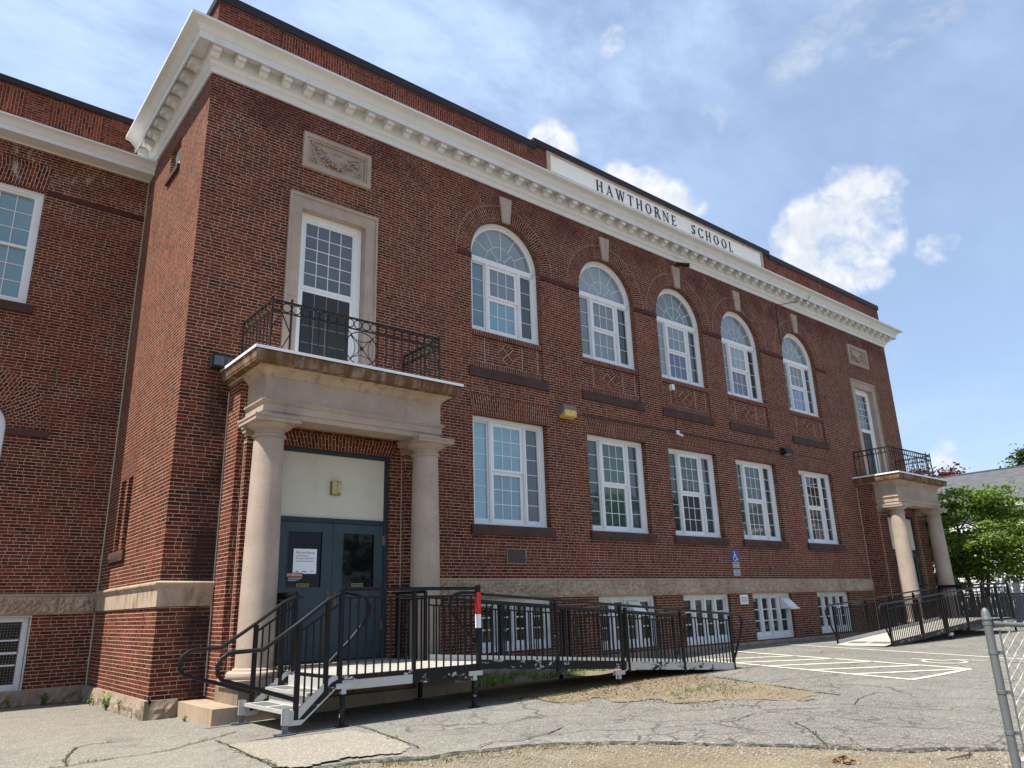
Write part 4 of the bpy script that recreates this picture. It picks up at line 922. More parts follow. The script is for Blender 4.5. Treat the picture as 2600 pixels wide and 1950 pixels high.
# left wing windows
t = MB(); frame_rect(t, -4.396, -2.084, 7.77, 10.495, .11, WY+.09, WY+.22); frame_rect(t, -3.25, -2.194, 7.88, 10.385, .05, WY+.12, WY+.2); t.box(-3.36, -3.25, WY+.1, WY+.22, 7.88, 10.385); frame_rect(t, -4.286, -3.36, 7.88, 10.385, .05, WY+.12, WY+.2); t.box(-3.2, -2.244, WY+.13, WY+.2, 9.09, 9.15); grid_lights(t, -3.2, -2.244, 9.15, 10.335, 3, 3, WY+.19); grid_lights(t, -3.2, -2.244, 7.93, 9.09, 3, 3, WY+.19); t.box(-4.236, -3.41, WY+.13, WY+.2, 9.09, 9.15)
w = t.build('window', 'white', B, label='upper window of the left wing, cut by the picture edge'); pane(w, -3.22, -2.22, 7.92, 10.36, WY+.192, 'g_blind'); pane(w, -4.25, -3.39, 7.92, 10.36, WY+.192, 'g_blind')
m_ = MB(); rock(m_, -4.5, -1.95, 7.57, 7.768, WY-.06, .012, .06, 3, .25); m_.build('window_sill', 'brownstone', B)
fa = MB()
for k in range(1): 
    f = [(-4.42, WY-.005, 10.505), (-2.075, WY-.005, 10.505), (-2.0, WY-.005, 11.15), (-4.5, WY-.005, 11.15)]; fa.face(f, [(0, f[0][0]), (0, f[1][0]), (.63, f[1][0]), (.63, f[0][0])])
fa.build('flat_arch', 'brick_arch', B)
aw = MB()
for i in range(24):
    t0, t1 = R_(180*i/24), R_(180*(i+1)/24); q = [(-2.65+r*math.cos(a), 5.07+r*math.sin(a)) for r, a in ((.47, t0), (.576, t0), (.576, t1), (.47, t1))]; aw.face([(p[0], WY+.1, p[1]) for p in q])
aw.box(-3.226, -3.12, WY+.1, WY+.2, 3.0, 5.07); aw.box(-2.18, -2.074, WY+.1, WY+.2, 3.0, 5.07); aw.box(-3.12, -2.18, WY+.12, WY+.2, 5.0, 5.07)
w = aw.build('arched_window', 'white', B, label='arched window of the left wing, mostly out of the picture'); pane(w, -3.15, -2.15, 3.0, 5.6, WY+.17, 'g_dark')
m_ = ring_arch(-2.65, 5.07, .58, 1.30, 0, 180, WY-.006); m_2 = MB()
for k in range(6):
    r0, r1 = .58+.12*k, .58+.12*(k+1); n = 40
    for i in range(n):
        t0, t1 = R_(180*i/n), R_(180*(i+1)/n); q = [(-2.65+r*math.cos(a), WY-.006, 5.07+r*math.sin(a)) for r, a in ((r0, t0), (r1, t0), (r1, t1), (r0, t1))]; rm = (r0+r1)/2
        m_2.face(q, [(.001+k*.108, t0*rm), (.108+k*.108, t0*rm), (.108+k*.108, t1*rm), (.001+k*.108, t1*rm)])
m_2.build('brick_arch', 'brick_header', B, label='wide ringed brick arch on the left wing')
m_ = MB(); m_.box(-2.072, -1.33, WY-.05, WY+.02, 4.93, 5.06); m_.build('arch_springer', 'brownstone', B)
t = MB(); frame_rect(t, -2.396, -1.154, .004, 1.356, .10, WY+.06, WY+.2); t.box(-2.276, -1.274, WY+.09, WY+.19, .66, .70); t.box(-2.276, -1.274, WY+.09, WY+.19, .44, .47); t.box(-2.276, -1.274, WY+.09, WY+.19, .9, .93)
w = t.build('basement_window', 'white_old', B, label='wire screened basement window of the left wing'); pane(w, -2.3, -1.25, .1, 1.26, WY+.15, 'g_door')
m_ = MB()
for k in range(26): x = -2.41+1.275*k/25; m_.box(x-.0007, x+.0007, WY-.012, WY-.009, 0, 1.36)
for k in range(28): z = 1.36*k/27; m_.box(-2.41, -1.135, WY-.0155, WY-.0125, z-.0007, z+.0007)
frame_rect(m_, -2.43, -1.12, -.015, 1.375, .03, WY-.02, WY-.004); m_.build('wire_screen', 'alu', w)
# small high window and slot sill on the side wall
m_ = MB()
for ya, yb, za, zb in ((1.834, 1.92, 10.624, 11.346), (2.49, 2.576, 10.624, 11.346), (1.92, 2.49, 11.26, 11.346), (1.92, 2.49, 10.624, 10.71), (1.92, 2.49, 10.96, 11.0)): m_.box(.10, .19, ya, yb, za, zb)
w = m_.build('small_window', 'white', B, label='small white window high on the sunlit side wall'); p_ = MB(); p_.face([(.17, 1.9, 10.65), (.17, 2.5, 10.65), (.17, 2.5, 11.3), (.17, 1.9, 11.3)]); p_.build('pane', 'g_grey', w)
m_ = MB(); m_.box(-.06, .09, 1.75, 2.66, 10.50, 10.618); m_.build('window_sill', 'brownstone', B)
m_ = MB(); rock(m_, 2.55, 3.82, 2.33, 2.527, -.06, .035, .05, 4, .2, 'y'); m_.build('slot_sill', 'brownstone', B)
m_ = MB(); flat = [(2.5, 3.97), (3.64, 3.97), (3.64, 4.55), (2.5, 4.55)]; m_.face([(-.005, a, b_) for a, b_ in flat], [(b_, a) for a, b_ in flat]); m_.build('flat_arch', 'brick_arch', B)
# water table
wprof2 = [(.0, 1.42), (.03, 1.42), (.035, 1.70), (.05, 1.72), (.075, 1.755), (.085, 1.77), (.085, 1.80), (.0, 1.83)]
MB().sweep_u(wprof2, 0, .865, 0, 4.49, True, False).build('smooth_water_table', 'granite_cornice', B, label='smooth granite water table wrapping the near corner')
m_ = MB()
pts = [(.69+.125*(1-k/46)*math.cos(k*.36), -.04, 1.545+.125*(1-k/46)*math.sin(k*.36)) for k in range(40)]; m_.tube(pts, .012, 5); m_.build('scroll_carving', 'granite_cornice', B, smooth=True)
m_ = MB(); x = 4.735; k = 0
while x < L-4.74:
    w_ = min(rng.uniform(1.2, 1.9), L-4.735-x)
    if L-4.735-x-w_ < .5: w_ = L-4.735-x
    rock(m_, x+.004, x+w_-.004, 1.44, 1.835, -.045, .065, .028, k, .08); m_.box(x+.004, x+w_-.004, -.075, .02, 1.835, 1.87); x += w_; k += 1
m_.build('rock_faced_band', 'granite_rough', B)
m_ = MB(); x = -26
while x < -.02:
    w_ = min(1.15, -.012-x)
    if x > -6: rock(m_, x+.004, x+w_-.004, 1.38, 1.74, WY-.05, .06, .03, k, .08)
    m_.box(x+.004, x+w_-.004, WY-.07, WY+.02, 1.74 if x > -6 else 1.38, 1.775); x += w_; k += 1
m_.build('rock_faced_band', 'granite_rough', B)
# granite footing
m_ = MB(); x = 15.0
rock(m_, 4.9, L-4.8, -.35, .075, -.06, .05, .07, 50, .1); rock(m_, 0, .44, -.45, -.0, -.06, .05, .06, 51, .1); rock(m_, -.06, 4.44, -.45, -.0, -.06, .05, .06, 52, .1, 'y'); rock(m_, -26, -.07, -.45, -.005, WY-.08, .06, .08, 53, .1)
m_.build('footing', 'granite_foot', B)
m_ = MB()
for xx in (-.0,): m_.tube([(-.012, WY-.012, -.1), (-.012, WY-.012, 11.48)], .014, 6)
m_.build('caulk_joint', 'mortar', B)

# ------------------------------------------------------------------ porches
def porch(pi, cx):
    P = bpy.data.objects.new('porch', None); C.objects.link(P); P.parent = B; P['label'] = ('near' if not pi else 'far')+' pillared granite porch with a balcony on top'
    fy, hb = -.60, 1.93
    # brick block with the door opening
    m_ = MB().mat('brick'); dh = [(cx-1.14, .42), (cx+1.14, .42), (cx+1.14, 4.19), (cx-1.14, 4.19)]
    m_.wall([(cx-hb, -.45), (cx+hb, -.45), (cx+hb, 5.3), (cx-hb, 5.3)], [dh], 'xz', fy, .16)
    m_.face([(cx-hb, 0, -.45), (cx-hb, fy, -.45), (cx-hb, fy, 5.3), (cx-hb, 0, 5.3)]); m_.face([(cx+hb, fy, -.45), (cx+hb, 0, -.45), (cx+hb, 0, 5.3), (cx+hb, fy, 5.3)])
    for s_ in (-1, 1):
        a, b_ = sorted((cx+s_*1.40, cx+s_*1.80)); m_.box(a, b_, fy-.13, fy, .05, 4.46)
    m_.mat('mortar'); m_.tube([(cx-hb-.004, -.004, .0), (cx-hb-.004, -.004, 5.2)], .013, 5); m_.tube([(cx+hb+.004, -.004, .0), (cx+hb+.004, -.004, 5.2)], .013, 5)
    for s_ in (-1, 1):
        for q in (1.40, 1.80): m_.tube([(cx+s_*q, fy-.003, .1), (cx+s_*q, fy-.003, 4.2)], .010, 5)
    m_.mat('brick_arch'); flat_arch(m_, cx, 4.195, 4.47, 1.16, 1.28, fy-.005, 20)
    m_.build('porch_wall', None, P)
    m_ = MB()
    for s_ in (-1, 1):
        a, b_ = sorted((cx+s_*1.40, cx+s_*1.80))
        for e, z0, z1 in ((.012, 4.12, 4.16), (.02, 4.24, 4.30), (.05, 4.30, 4.37), (.07, 4.37, 4.46), (.03, .12, .34), (.055, .18, .28)): m_.box(a-e, b_+e, fy-.13-e, fy+.0, z0, z1)
    m_.build('pilaster_cap', 'granite_cornice', P)
    # columns
    for s_ in (-1, 1):
        ax, ay = cx+s_*1.59, -1.18; r0, r1 = .29, .247
        pr = [(.385, .30), (.41, .32), (.42, .355), (.405, .395), (.375, .41), (.33, .415), (.325, .44), (.305, .455)]
        pr += [(r0-(r0-r1)*((t/14)**1.7), .46+(4.13-.46)*t/14) for t in range(15)]
        pr += [(r1+.03, 4.135), (r1+.04, 4.155), (r1+.03, 4.175), (r1, 4.18), (r1, 4.25), (r1+.015, 4.26), (r1+.06, 4.285), (r1+.115, 4.32), (r1+.13, 4.35), (r1+.13, 4.36)]
        m_ = MB().lathe(pr, ax, ay, 40); m_.box(ax-.40, ax+.40, ay-.40, ay+.40, 4.36, 4.43); m_.box(ax-.415, ax+.415, ay-.415, ay+.415, 4.43, 4.465); m_.box(ax-.42, ax+.42, ay-.42, ay+.42, .19, .30)
        m_.build('column', 'granite', P, smooth=True)
        a, b_ = sorted((cx+s_*1.13, cx+s_*1.97)); m_ = MB()
        for xa, xb, ya, yb in ((a, a+(b_-a)*.45, -1.60, -.98), (a+(b_-a)*.45+.008, b_, -1.60, -.98), (a, b_, -.972, fy)): m_.box(xa, xb, ya, yb, -.045, .19)
        m_.build('plinth', 'granite_foot', P)
    m_ = MB(); m_.box(.4425 if not pi else cx-2.36, cx+2.36, -1.68, 0.0, -.40, -.045)
    m_.build('granite_step', 'granite_step', P)
    m_ = MB(); m_.box(cx-1.13, cx+1.13, -1.5, fy, -.045, .25); m_.box(cx-1.1, cx+1.1, -1.1, fy+.1, .25, .42); m_.build('door_step', 'granite_foot', P)
    # entablature
    ex0, ex1, ef = cx-1.80, cx+1.80, -1.40
    ent = MB().mat('granite').sweep_u([(.0, 4.466), (.0, 4.56), (.02, 4.565), (.02, 4.695), (.035, 4.70), (.045, 4.725), (.06, 4.735), (.06, 4.76), (.0, 4.775), (0, 5.20)], ex0, ex1, ef, fy)
    ent.face([(ex0, ef, 4.466), (ex1, ef, 4.466), (ex1, ef+.45, 4.466), (ex0, ef+.45, 4.466)]); ent.face([(ex0+.45, ef+.45, 4.466), (ex1-.45, ef+.45, 4.466), (ex1-.45, ef+.45, 4.55), (ex0+.45, ef+.45, 4.55)])
    for s_ in (-1, 1):
        a, b_ = sorted((cx+s_*1.80, cx+s_*1.35)); ent.face([(a, ef+.45, 4.466), (b_, ef+.45, 4.466), (b_, fy, 4.466), (a, fy, 4.466)]); xx = cx+s_*1.35; ent.face([(xx, ef+.45, 4.466), (xx, fy, 4.466), (xx, fy, 4.55), (xx, ef+.45, 4.55)])
    ent.face([(ex0+.45, ef+.45, 4.55), (ex1-.45, ef+.45, 4.55), (ex1-.45, fy, 4.55), (ex0+.45, fy, 4.55)])
    for xx in (cx-.7, cx+.75): ent.mat('granite_cornice'); ent.box(xx-.004, xx+.004, ef-.002, ef+.01, 4.78, 5.19)
    ent.build('entablature', None, P)
    cp = MB().mat('granite_cornice').sweep_u([(0, 5.18), (.015, 5.185), (.02, 5.22), (.05, 5.25), (.09, 5.285), (.12, 5.30), (.16, 5.32), (.165, 5.335)], ex0, ex1, ef, 0)
    cp.mat('granite_stained').sweep_u([(.165, 5.335), (.29, 5.35), (.29, 5.375), (.30, 5.39), (.305, 5.46), (.315, 5.50), (.325, 5.515), (.33, 5.528)], ex0, ex1, ef, 0)
    cp.build('porch_cornice', None, P)
    m_ = MB().mat('coping'); m_.box(ex0-.332, ex1+.332, ef-.336, -.0, 5.525, 5.54); m_.mat('flash'); m_.box(ex0-.335, ex1+.335, ef-.345, -.0, 5.54, 5.592); m_.build('balcony_slab', None, P)
    # doors
    m_ = MB(); frame_rect(m_, cx-1.135, cx+1.135, .42, 4.185, .075, fy+.06, fy+.15, .01); m_.box(cx-1.06, cx+1.06, fy+.065, fy+.15, 2.84, 2.925); m_.build('door_frame', 'doorframe', P)
    m_ = MB(); m_.box(cx-1.06, cx+1.06, fy+.10, fy+.13, 2.925, 4.11); m_.build('transom_panel', 'panel', P, label='blank cream panel above the blue double doors')
    for s_ in (-1, 1):
        a, b_ = sorted((cx+s_*.004, cx+s_*1.055)); ga, gb = (cx-.87, cx-.20) if s_ < 0 else (cx+.20, cx+.87); z0, z1 = .44, 2.835; y0, y1 = fy+.085, fy+.13
        m_ = MB(); m_.box(a, ga, y0, y1, z0, z1); m_.box(gb, b_, y0, y1, z0, z1); m_.box(ga, gb, y0, y1, 2.67, z1); m_.box(ga, gb, y0, y1, z0, 1.68)
        frame_rect(m_, ga, gb, 1.68, 2.67, .012, y0-.008, y0+.01)
        d = m_.build('door', 'door', P); pane(d, ga, gb, 1.68, 2.67, fy+.11, 'g_door')
        hx = cx+s_*.07; m_ = MB(); m_.box(hx-.02, hx+.02, y0-.01, y0, 1.3, 1.62); m_.tube([(hx, y0-.005, 1.34), (hx, y0-.05, 1.36), (hx, y0-.05, 1.56), (hx, y0-.005, 1.58)], .009, 6); m_.build('handle', 'rust', d)
        for zh in (2.55, 1.0):
            m_ = MB(); hx2 = cx+s_*1.055; m_.box(hx2-.03, hx2+.03, y0-.03, y0+.002, zh-.09, zh+.09); m_.build('hinge', 'rust', d)
    # balcony railing
    ry, hw, zb, zt = -1.40, 1.77, 5.592, 6.60
    fr = MB(); ppos = [cx-hw, cx-hw+.355, cx-.345, cx+.345, cx+hw-.355, cx+hw]
    def rail_run(p, q):
        for z, w in ((zt, .028), (zt-.21, .022), (zb+.055, .02)): fr.bar((p[0], p[1], z), (q[0], q[1], z), .036 if z == zt else .026, w)
        d = Vector((q[0]-p[0], q[1]-p[1], 0)); n = max(1, round(d.length/.172)); d_ = d/n
        for k in range(n):
            c = Vector((p[0], p[1], zt-.105))+d_*(k+.5); e = d.normalized(); fr.tube([c+e*.083*math.cos(a*.5236)+Vector((0, 0, .083*math.sin(a*.5236))) for a in range(12)], .0105, 4, True)
        return n, d_
    def bals(p, n, d_, skip=()):
        for k in range(1, n):
            c = Vector((p[0], p[1], 0))+d_*k; fr.bar((c.x, c.y, zb+.05), (c.x, c.y, zt-.01), .019)
    for k, x in enumerate(ppos): fr.bar((x, ry, zb), (x, ry, zt+.01), .028 if k in (0, 1, 4, 5) else .02)
    for a, b_ in zip(ppos, ppos[1:]): 
        n, d_ = rail_run((a, ry), (b_, ry))
        if abs(b_-a) > .8: bals((a, ry), n, d_)
        zc = (zb+.06+zt-.21)/2; hz = (zt-.21-zb-.06)/2; c = ((a+b_)/2, ry, zc); hw_ = (b_-a)/2
        if abs(b_-a) < .5:
            for p_, q_ in (((0, hz), (hw_, 0)), ((hw_, 0), (0, -hz)), ((0, -hz), (-hw_, 0)), ((-hw_, 0), (0, hz))): fr.bar((c[0]+p_[0], ry, zc+p_[1]), (c[0]+q_[0], ry, zc+q_[1]), .016)
        elif abs(b_-a) < .8:
            R0 = min(hw_-.01, hz+.0); fr.tube([(c[0]+R0*math.cos(k*.2618), ry, zc+R0*math.sin(k*.2618)) for k in range(24)], .011, 5, True)
            for q0 in range(4):
                a0 = q0*90+45; ox, oz = c[0]+R0*1.414*math.cos(R_(q0*90)), zc+R0*1.414*math.sin(R_(q0*90)); fr.tube([(ox+R0*math.cos(R_(q0*90+180-45+90*k/8)), ry, oz+R0*math.sin(R_(q0*90+180-45+90*k/8))) for k in range(9)], .008, 4)
            fr.bar((a, ry, zc-hz), (b_, ry, zc+hz), .012); fr.bar((a, ry-.013, zc+hz), (b_, ry-.013, zc-hz), .012); fr.blob((c[0], ry-.01, zc), .045, .03, .045)
    for x in (cx-hw, cx+hw):
        n, d_ = rail_run((x, ry), (x, -.03)); bals((x, ry), n, d_); fr.bar((x, -.03, zb), (x, -.03, zt), .025)
    br = fr.build('balcony_railing', 'iron', P)
    for k in (0, 1, 4, 5):
        m_ = MB().lathe([(.0, 0), (.018, 0), (.022, .010), (.012, .018), (.012, .024), (.026, .035), (.028, .052), (.020, .072), (.008, .090), (0, .094)], ppos[k], ry, 10, zt+.012); m_.build('finial', 'iron', br, smooth=True)
    return P
for i, cx in enumerate(PA): porch(i, cx)

# ------------------------------------------------------------------ things fixed to the school
# wall floodlights
t = thing('flood_light', 'grey and amber box floodlight above the gap between the first two lower windows', 'wall light', (9.38, 0, 5.85)); x0, x1 = 9.17, 9.61
m_ = MB(); m_.poly_ext([(0, 5.86), (-.03, 5.86), (-.23, 6.03), (-.23, 6.10), (-.19, 6.17), (0, 6.17)], x0, x1, 'yz'); m_.build('housing', 'greyp', t, loc=(9.38, 0, 5.85)); o_ = t.children[0]; o_.location = (0, 0, 0)
m_ = MB(); m_.poly_ext([(-.03, 5.845), (-.20, 5.855), (-.245, 5.88), (-.245, 6.03), (-.225, 6.035), (-.03, 5.862)], x0+.015, x1-.015, 'yz'); o_ = m_.build('lens', 'amber', t, loc=(9.38, 0, 5.85)); o_.location = (0, 0, 0)
def fixed(name, label, cat, parts, group=None):
    t = thing(name, label, cat, (0, 0, 0), group)
    for nm, m_, mat in parts: m_.build(nm, mat, t)
    return t
h_ = MB(); h_.poly_ext([(0, 5.94), (-.06, 5.94), (-.24, 6.0), (-.24, 6.03), (-.14, 6.19), (0, 6.19)], 19.52, 19.98, 'yz'); l_ = MB(); l_.face([(19.57, -.246, 5.998), (19.93, -.246, 5.998), (19.93, -.07, 5.938), (19.57, -.07, 5.938)])
fixed('flood_light', 'black wedge floodlight above the gap between the fourth and fifth lower windows', 'wall light', [('housing', h_, 'blackp'), ('lens', l_, 'g_grey')])
h_ = MB(); h_.box(.46, .82, -.22, 0, 5.575, 5.80); h_.box(.44, .84, -.24, -.22, 5.56, 5.82); l_ = MB(); l_.box(.47, .81, -.245, -.24, 5.60, 5.78)
fixed('flood_light', 'small black floodlight at the left end of the near balcony slab', 'wall light', [('housing', h_, 'blackp'), ('lens', l_, 'g_darkgrey')])
# lamps on the cream transom panels
for i, cx in enumerate(PA[:1]):
    b_ = MB(); b_.box(cx-.09, cx+.10, -.50-.06, -.4985, 3.36, 3.62); l_ = MB(); l_.box(cx-.08, cx+.02, -.585, -.56, 3.375, 3.605); l_.box(cx+.02, cx+.092, -.60, -.56, 3.40, 3.59)
    fixed('door_lamp', 'yellowed box lamp on the cream panel above the near blue doors', 'lamp', [('base', b_, 'brass'), ('cover', l_, 'lens')])
# conduit and cameras
m_ = MB(); m_.tube([(9.62, -.03, 6.03), (13.9, -.03, 6.055), (19.5, -.03, 6.07)], .019, 6)
for k in range(8): x = 10.1+k*1.25; m_.box(x-.02, x+.02, -.05, -.0, 6.02, 6.085)
m_.tube([(13.93, -.03, 6.06), (13.93, -.03, 6.72), (13.93, -.10, 6.76), (13.93, -.10, 7.0)], .011, 6); m_.tube([(13.93, -.02, 6.95), (13.93, -.02, 7.42)], .013, 6)
tag(m_.build('wall_conduit', 'conduit'), 'thin dark conduit running along the wall between the two floodlights', 'conduit')
j_ = MB(); j_.box(13.87, 13.99, -.06, .055, 7.36, 7.53); fixed('junction_box', 'small white junction box under the third arched window', 'junction box', [('case', j_, 'white')])
b_ = MB(); b_.lathe([(0, 0), (.06, 0), (.06, .05), (0, .05)], 13.93, -.03, 12, 6.03); b_.box(13.87, 13.99, -.08, -.01, 5.99, 6.10); h_ = MB().tube([(13.95, -.06, 6.0), (14.0, -.18, 5.93)], .04, 10)
fixed('wall_camera', 'small white camera hanging from the conduit above the third lower window', 'camera', [('base', b_, 'white'), ('barrel', h_, 'white')])
b_ = MB().tube([(14.6, -.03, 11.72), (14.68, -.16, 11.66)], .03, 8); h_ = MB().tube([(14.62, -.10, 11.70), (14.86, -.42, 11.585)], [.06, .065], 12); h_.tube([(14.84, -.40, 11.59), (14.87, -.44, 11.58)], [.07, .068], 12)
fixed('wall_camera', 'grey bullet camera under the cornice near the third keystone', 'camera', [('bracket', b_, 'greyp'), ('barrel', h_, 'blackp')])
# thin loose wire over the cornice
m_ = MB().tube([(22.3, -.50, 12.40), (22.2, -.46, 12.2), (21.6, -.16, 12.05), (21.1, -.08, 11.9), (20.55, -.02, 11.7), (20.52, -.02, 11.0), (20.53, -.02, 10.2)], .011, 5); tag(m_.build('loose_cable', 'blackp'), 'thin loose cable draped over the white cornice beside the fifth arch', 'cable')
# signs
def sign(name, label, x0, x1, z0, z1, mat, y=-.012):
    t = thing(name, label, 'sign', (0, 0, 0)); m_ = MB(); m_.box(x0, x1, y, -.001, z0, z1); m_.build('board', mat, t); return t
t = sign('parking_sign', 'blue wheelchair sign on the brick, topmost of the three signs', 16.02, 16.35, 2.37, 2.70, 'blue')
m_ = MB(); y = -.0155; cx, cz = 16.17, 2.53
m_.face([(cx-.035, y, 2.63), (cx+.0, y, 2.63), (cx+.0, y, 2.665), (cx-.035, y, 2.665)]); m_.box(cx-.03, cx-.006, y-.001, -.0125, 2.52, 2.625); m_.box(cx-.03, cx+.06, y-.0015, -.0125, 2.55, 2.57); m_.bar((cx-.02, y, 2.50), (cx+.06, y, 2.50), .004, .02); m_.bar((cx+.06, y, 2.50), (cx+.11, y, 2.42), .004, .02); m_.bar((cx+.10, y, 2.415), (cx+.15, y, 2.44), .004, .02)
m_.tube([(cx-.0+.085*math.cos(R_(100+k*20)), y+.002, 2.47+.075*math.sin(R_(100+k*20))) for k in range(13)], .009, 4); m_.build('wheelchair_symbol', 'paper', t)
m_ = MB()
t = sign('parking_sign', 'grey plate reading PARKING ONLY below the blue wheelchair sign', 16.03, 16.35, 2.175, 2.362, 'platem'); put_text(m_, 'PARKING', .075, 16.19, 2.285, -.0135, 'CENTER', .27); put_text(m_, 'ONLY', .075, 16.19, 2.195, -.0135, 'CENTER', .17); m_.build('lettering', 'letter', t)
m_ = MB(); t = sign('parking_sign', 'grey plate reading VAN ACCESSIBLE, lowest of the three signs', 16.02, 16.36, 1.955, 2.135, 'platem'); put_text(m_, 'VAN', .06, 16.19, 2.065, -.0135, 'CENTER', .12); put_text(m_, 'ACCESSIBLE', .06, 16.19, 1.985, -.0135, 'CENTER', .30); m_.build('lettering', 'blue', t)
t = sign('notice_sign', 'small white notice between the third and fourth basement windows', 16.20, 16.60, 1.14, 1.41, 'paper'); m_ = MB(); rr = random.Random(5)
for k in range(4):
    x = 16.25
    while x < 16.54: w = rr.uniform(.02, .05); m_.face([(x, -.0145, 1.315-.04*k), (min(x+w, 16.55), -.0145, 1.315-.04*k), (min(x+w, 16.55), -.0145, 1.333-.04*k), (x, -.0145, 1.333-.04*k)]); x += w+.012
m_.build('lettering', 'letter', t)
t = thing('bronze_plaque', 'dark bronze plaque on the brick below the first lower window', 'plaque'); m_ = MB(); m_.box(7.35, 7.88, -.03, -.001, 2.205, 2.515); m_.build('plate', 'bronze', t); m_ = MB(); frame_rect(m_, 7.33, 7.90, 2.185, 2.535, .02, -.036, -.001); m_.build('rim', 'brass', t); m_ = MB()
for k in range(8):
    x = 7.40
    while x < 7.83: w = rr.uniform(.02, .06); m_.face([(x, -.033, 2.47-.034*k), (min(x+w, 7.84), -.033, 2.47-.034*k), (min(x+w, 7.84), -.033, 2.477-.034*k), (x, -.033, 2.477-.034*k)]); x += w+.01
m_.build('lettering', 'rust', t)
# notices on the near doors
cx = PA[0]; gy = -.496; t = thing('paper_notice', 'white paper notice headed We Are Moving taped inside the left door pane', 'notice'); x0 = cx-.74
m_ = MB(); m_.box(x0, x0+.445, gy, gy+.003, 1.925, 2.36); m_.build('sheet', 'paper', t); m_ = MB(); put_text(m_, 'We Are Moving', .062, x0+.222, 2.275, gy-.002, 'CENTER', .35); put_text(m_, 'to 20 Barrows St.', .045, x0+.045, 2.225, gy-.002, 'LEFT', .25); put_text(m_, 'Brunswick, Maine 04011', .045, x0+.045, 2.18, gy-.002, 'LEFT', .35)
for k, (a, b_, z) in enumerate(((.045, .39, 2.14), (.05, .10, 1.965), (.05, .12, 1.95), (.18, .27, 1.965), (.18, .25, 1.95), (.32, .40, 1.965))): m_.face([(x0+a, gy-.002, z), (x0+b_, gy-.002, z), (x0+b_, gy-.002, z+.008), (x0+a, gy-.002, z+.008)])
m_.build('lettering', 'letter', t)
t = thing('warning_sticker', 'red and black ATTENTION sticker at the lower left of the left door pane', 'sticker'); x0 = cx-.87; y = gy-.006
m_ = MB(); m_.box(x0, x0+.325, y, gy+.0, 1.765, 1.94); m_.build('sheet', 'blackp', t); m_ = MB(); m_.box(x0+.008, x0+.317, y-.001, y+.0005, 1.872, 1.932); m_.build('band', 'orange', t); m_ = MB(); put_text(m_, 'ATTENTION', .05, x0+.162, 1.89, y-.0025, 'CENTER', .26)
for z, w in ((1.85, .26), (1.835, .24), (1.815, .2), (1.80, .14)): m_.face([(x0+.05, y-.0015, z), (x0+.05+w, y-.0015, z), (x0+.05+w, y-.0015, z+.005), (x0+.05, y-.0015, z+.005)])
m_.build('lettering', 'paper', t)
for nm, x0, lab in (('l', cx-.66, 'black and gold NO SOLICITING sticker under the notice on the left door'), ('r', cx+.42, 'black and gold NO SOLICITING sticker on the right door pane')):
    t = thing('door_sticker', lab, 'sticker', group='no soliciting stickers on the doors'); m_ = MB(); m_.box(x0, x0+.235, gy-.002, gy+.002, 1.695, 1.752); m_.build('sheet', 'blackp', t); m_ = MB(); put_text(m_, 'NO SOLICITING', .034, x0+.1175, 1.711, gy-.0045, 'CENTER', .19); frame_rect(m_, x0, x0+.235, 1.695, 1.752, .005, gy-.004, gy-.001); m_.build('lettering', 'yellow_text', t)

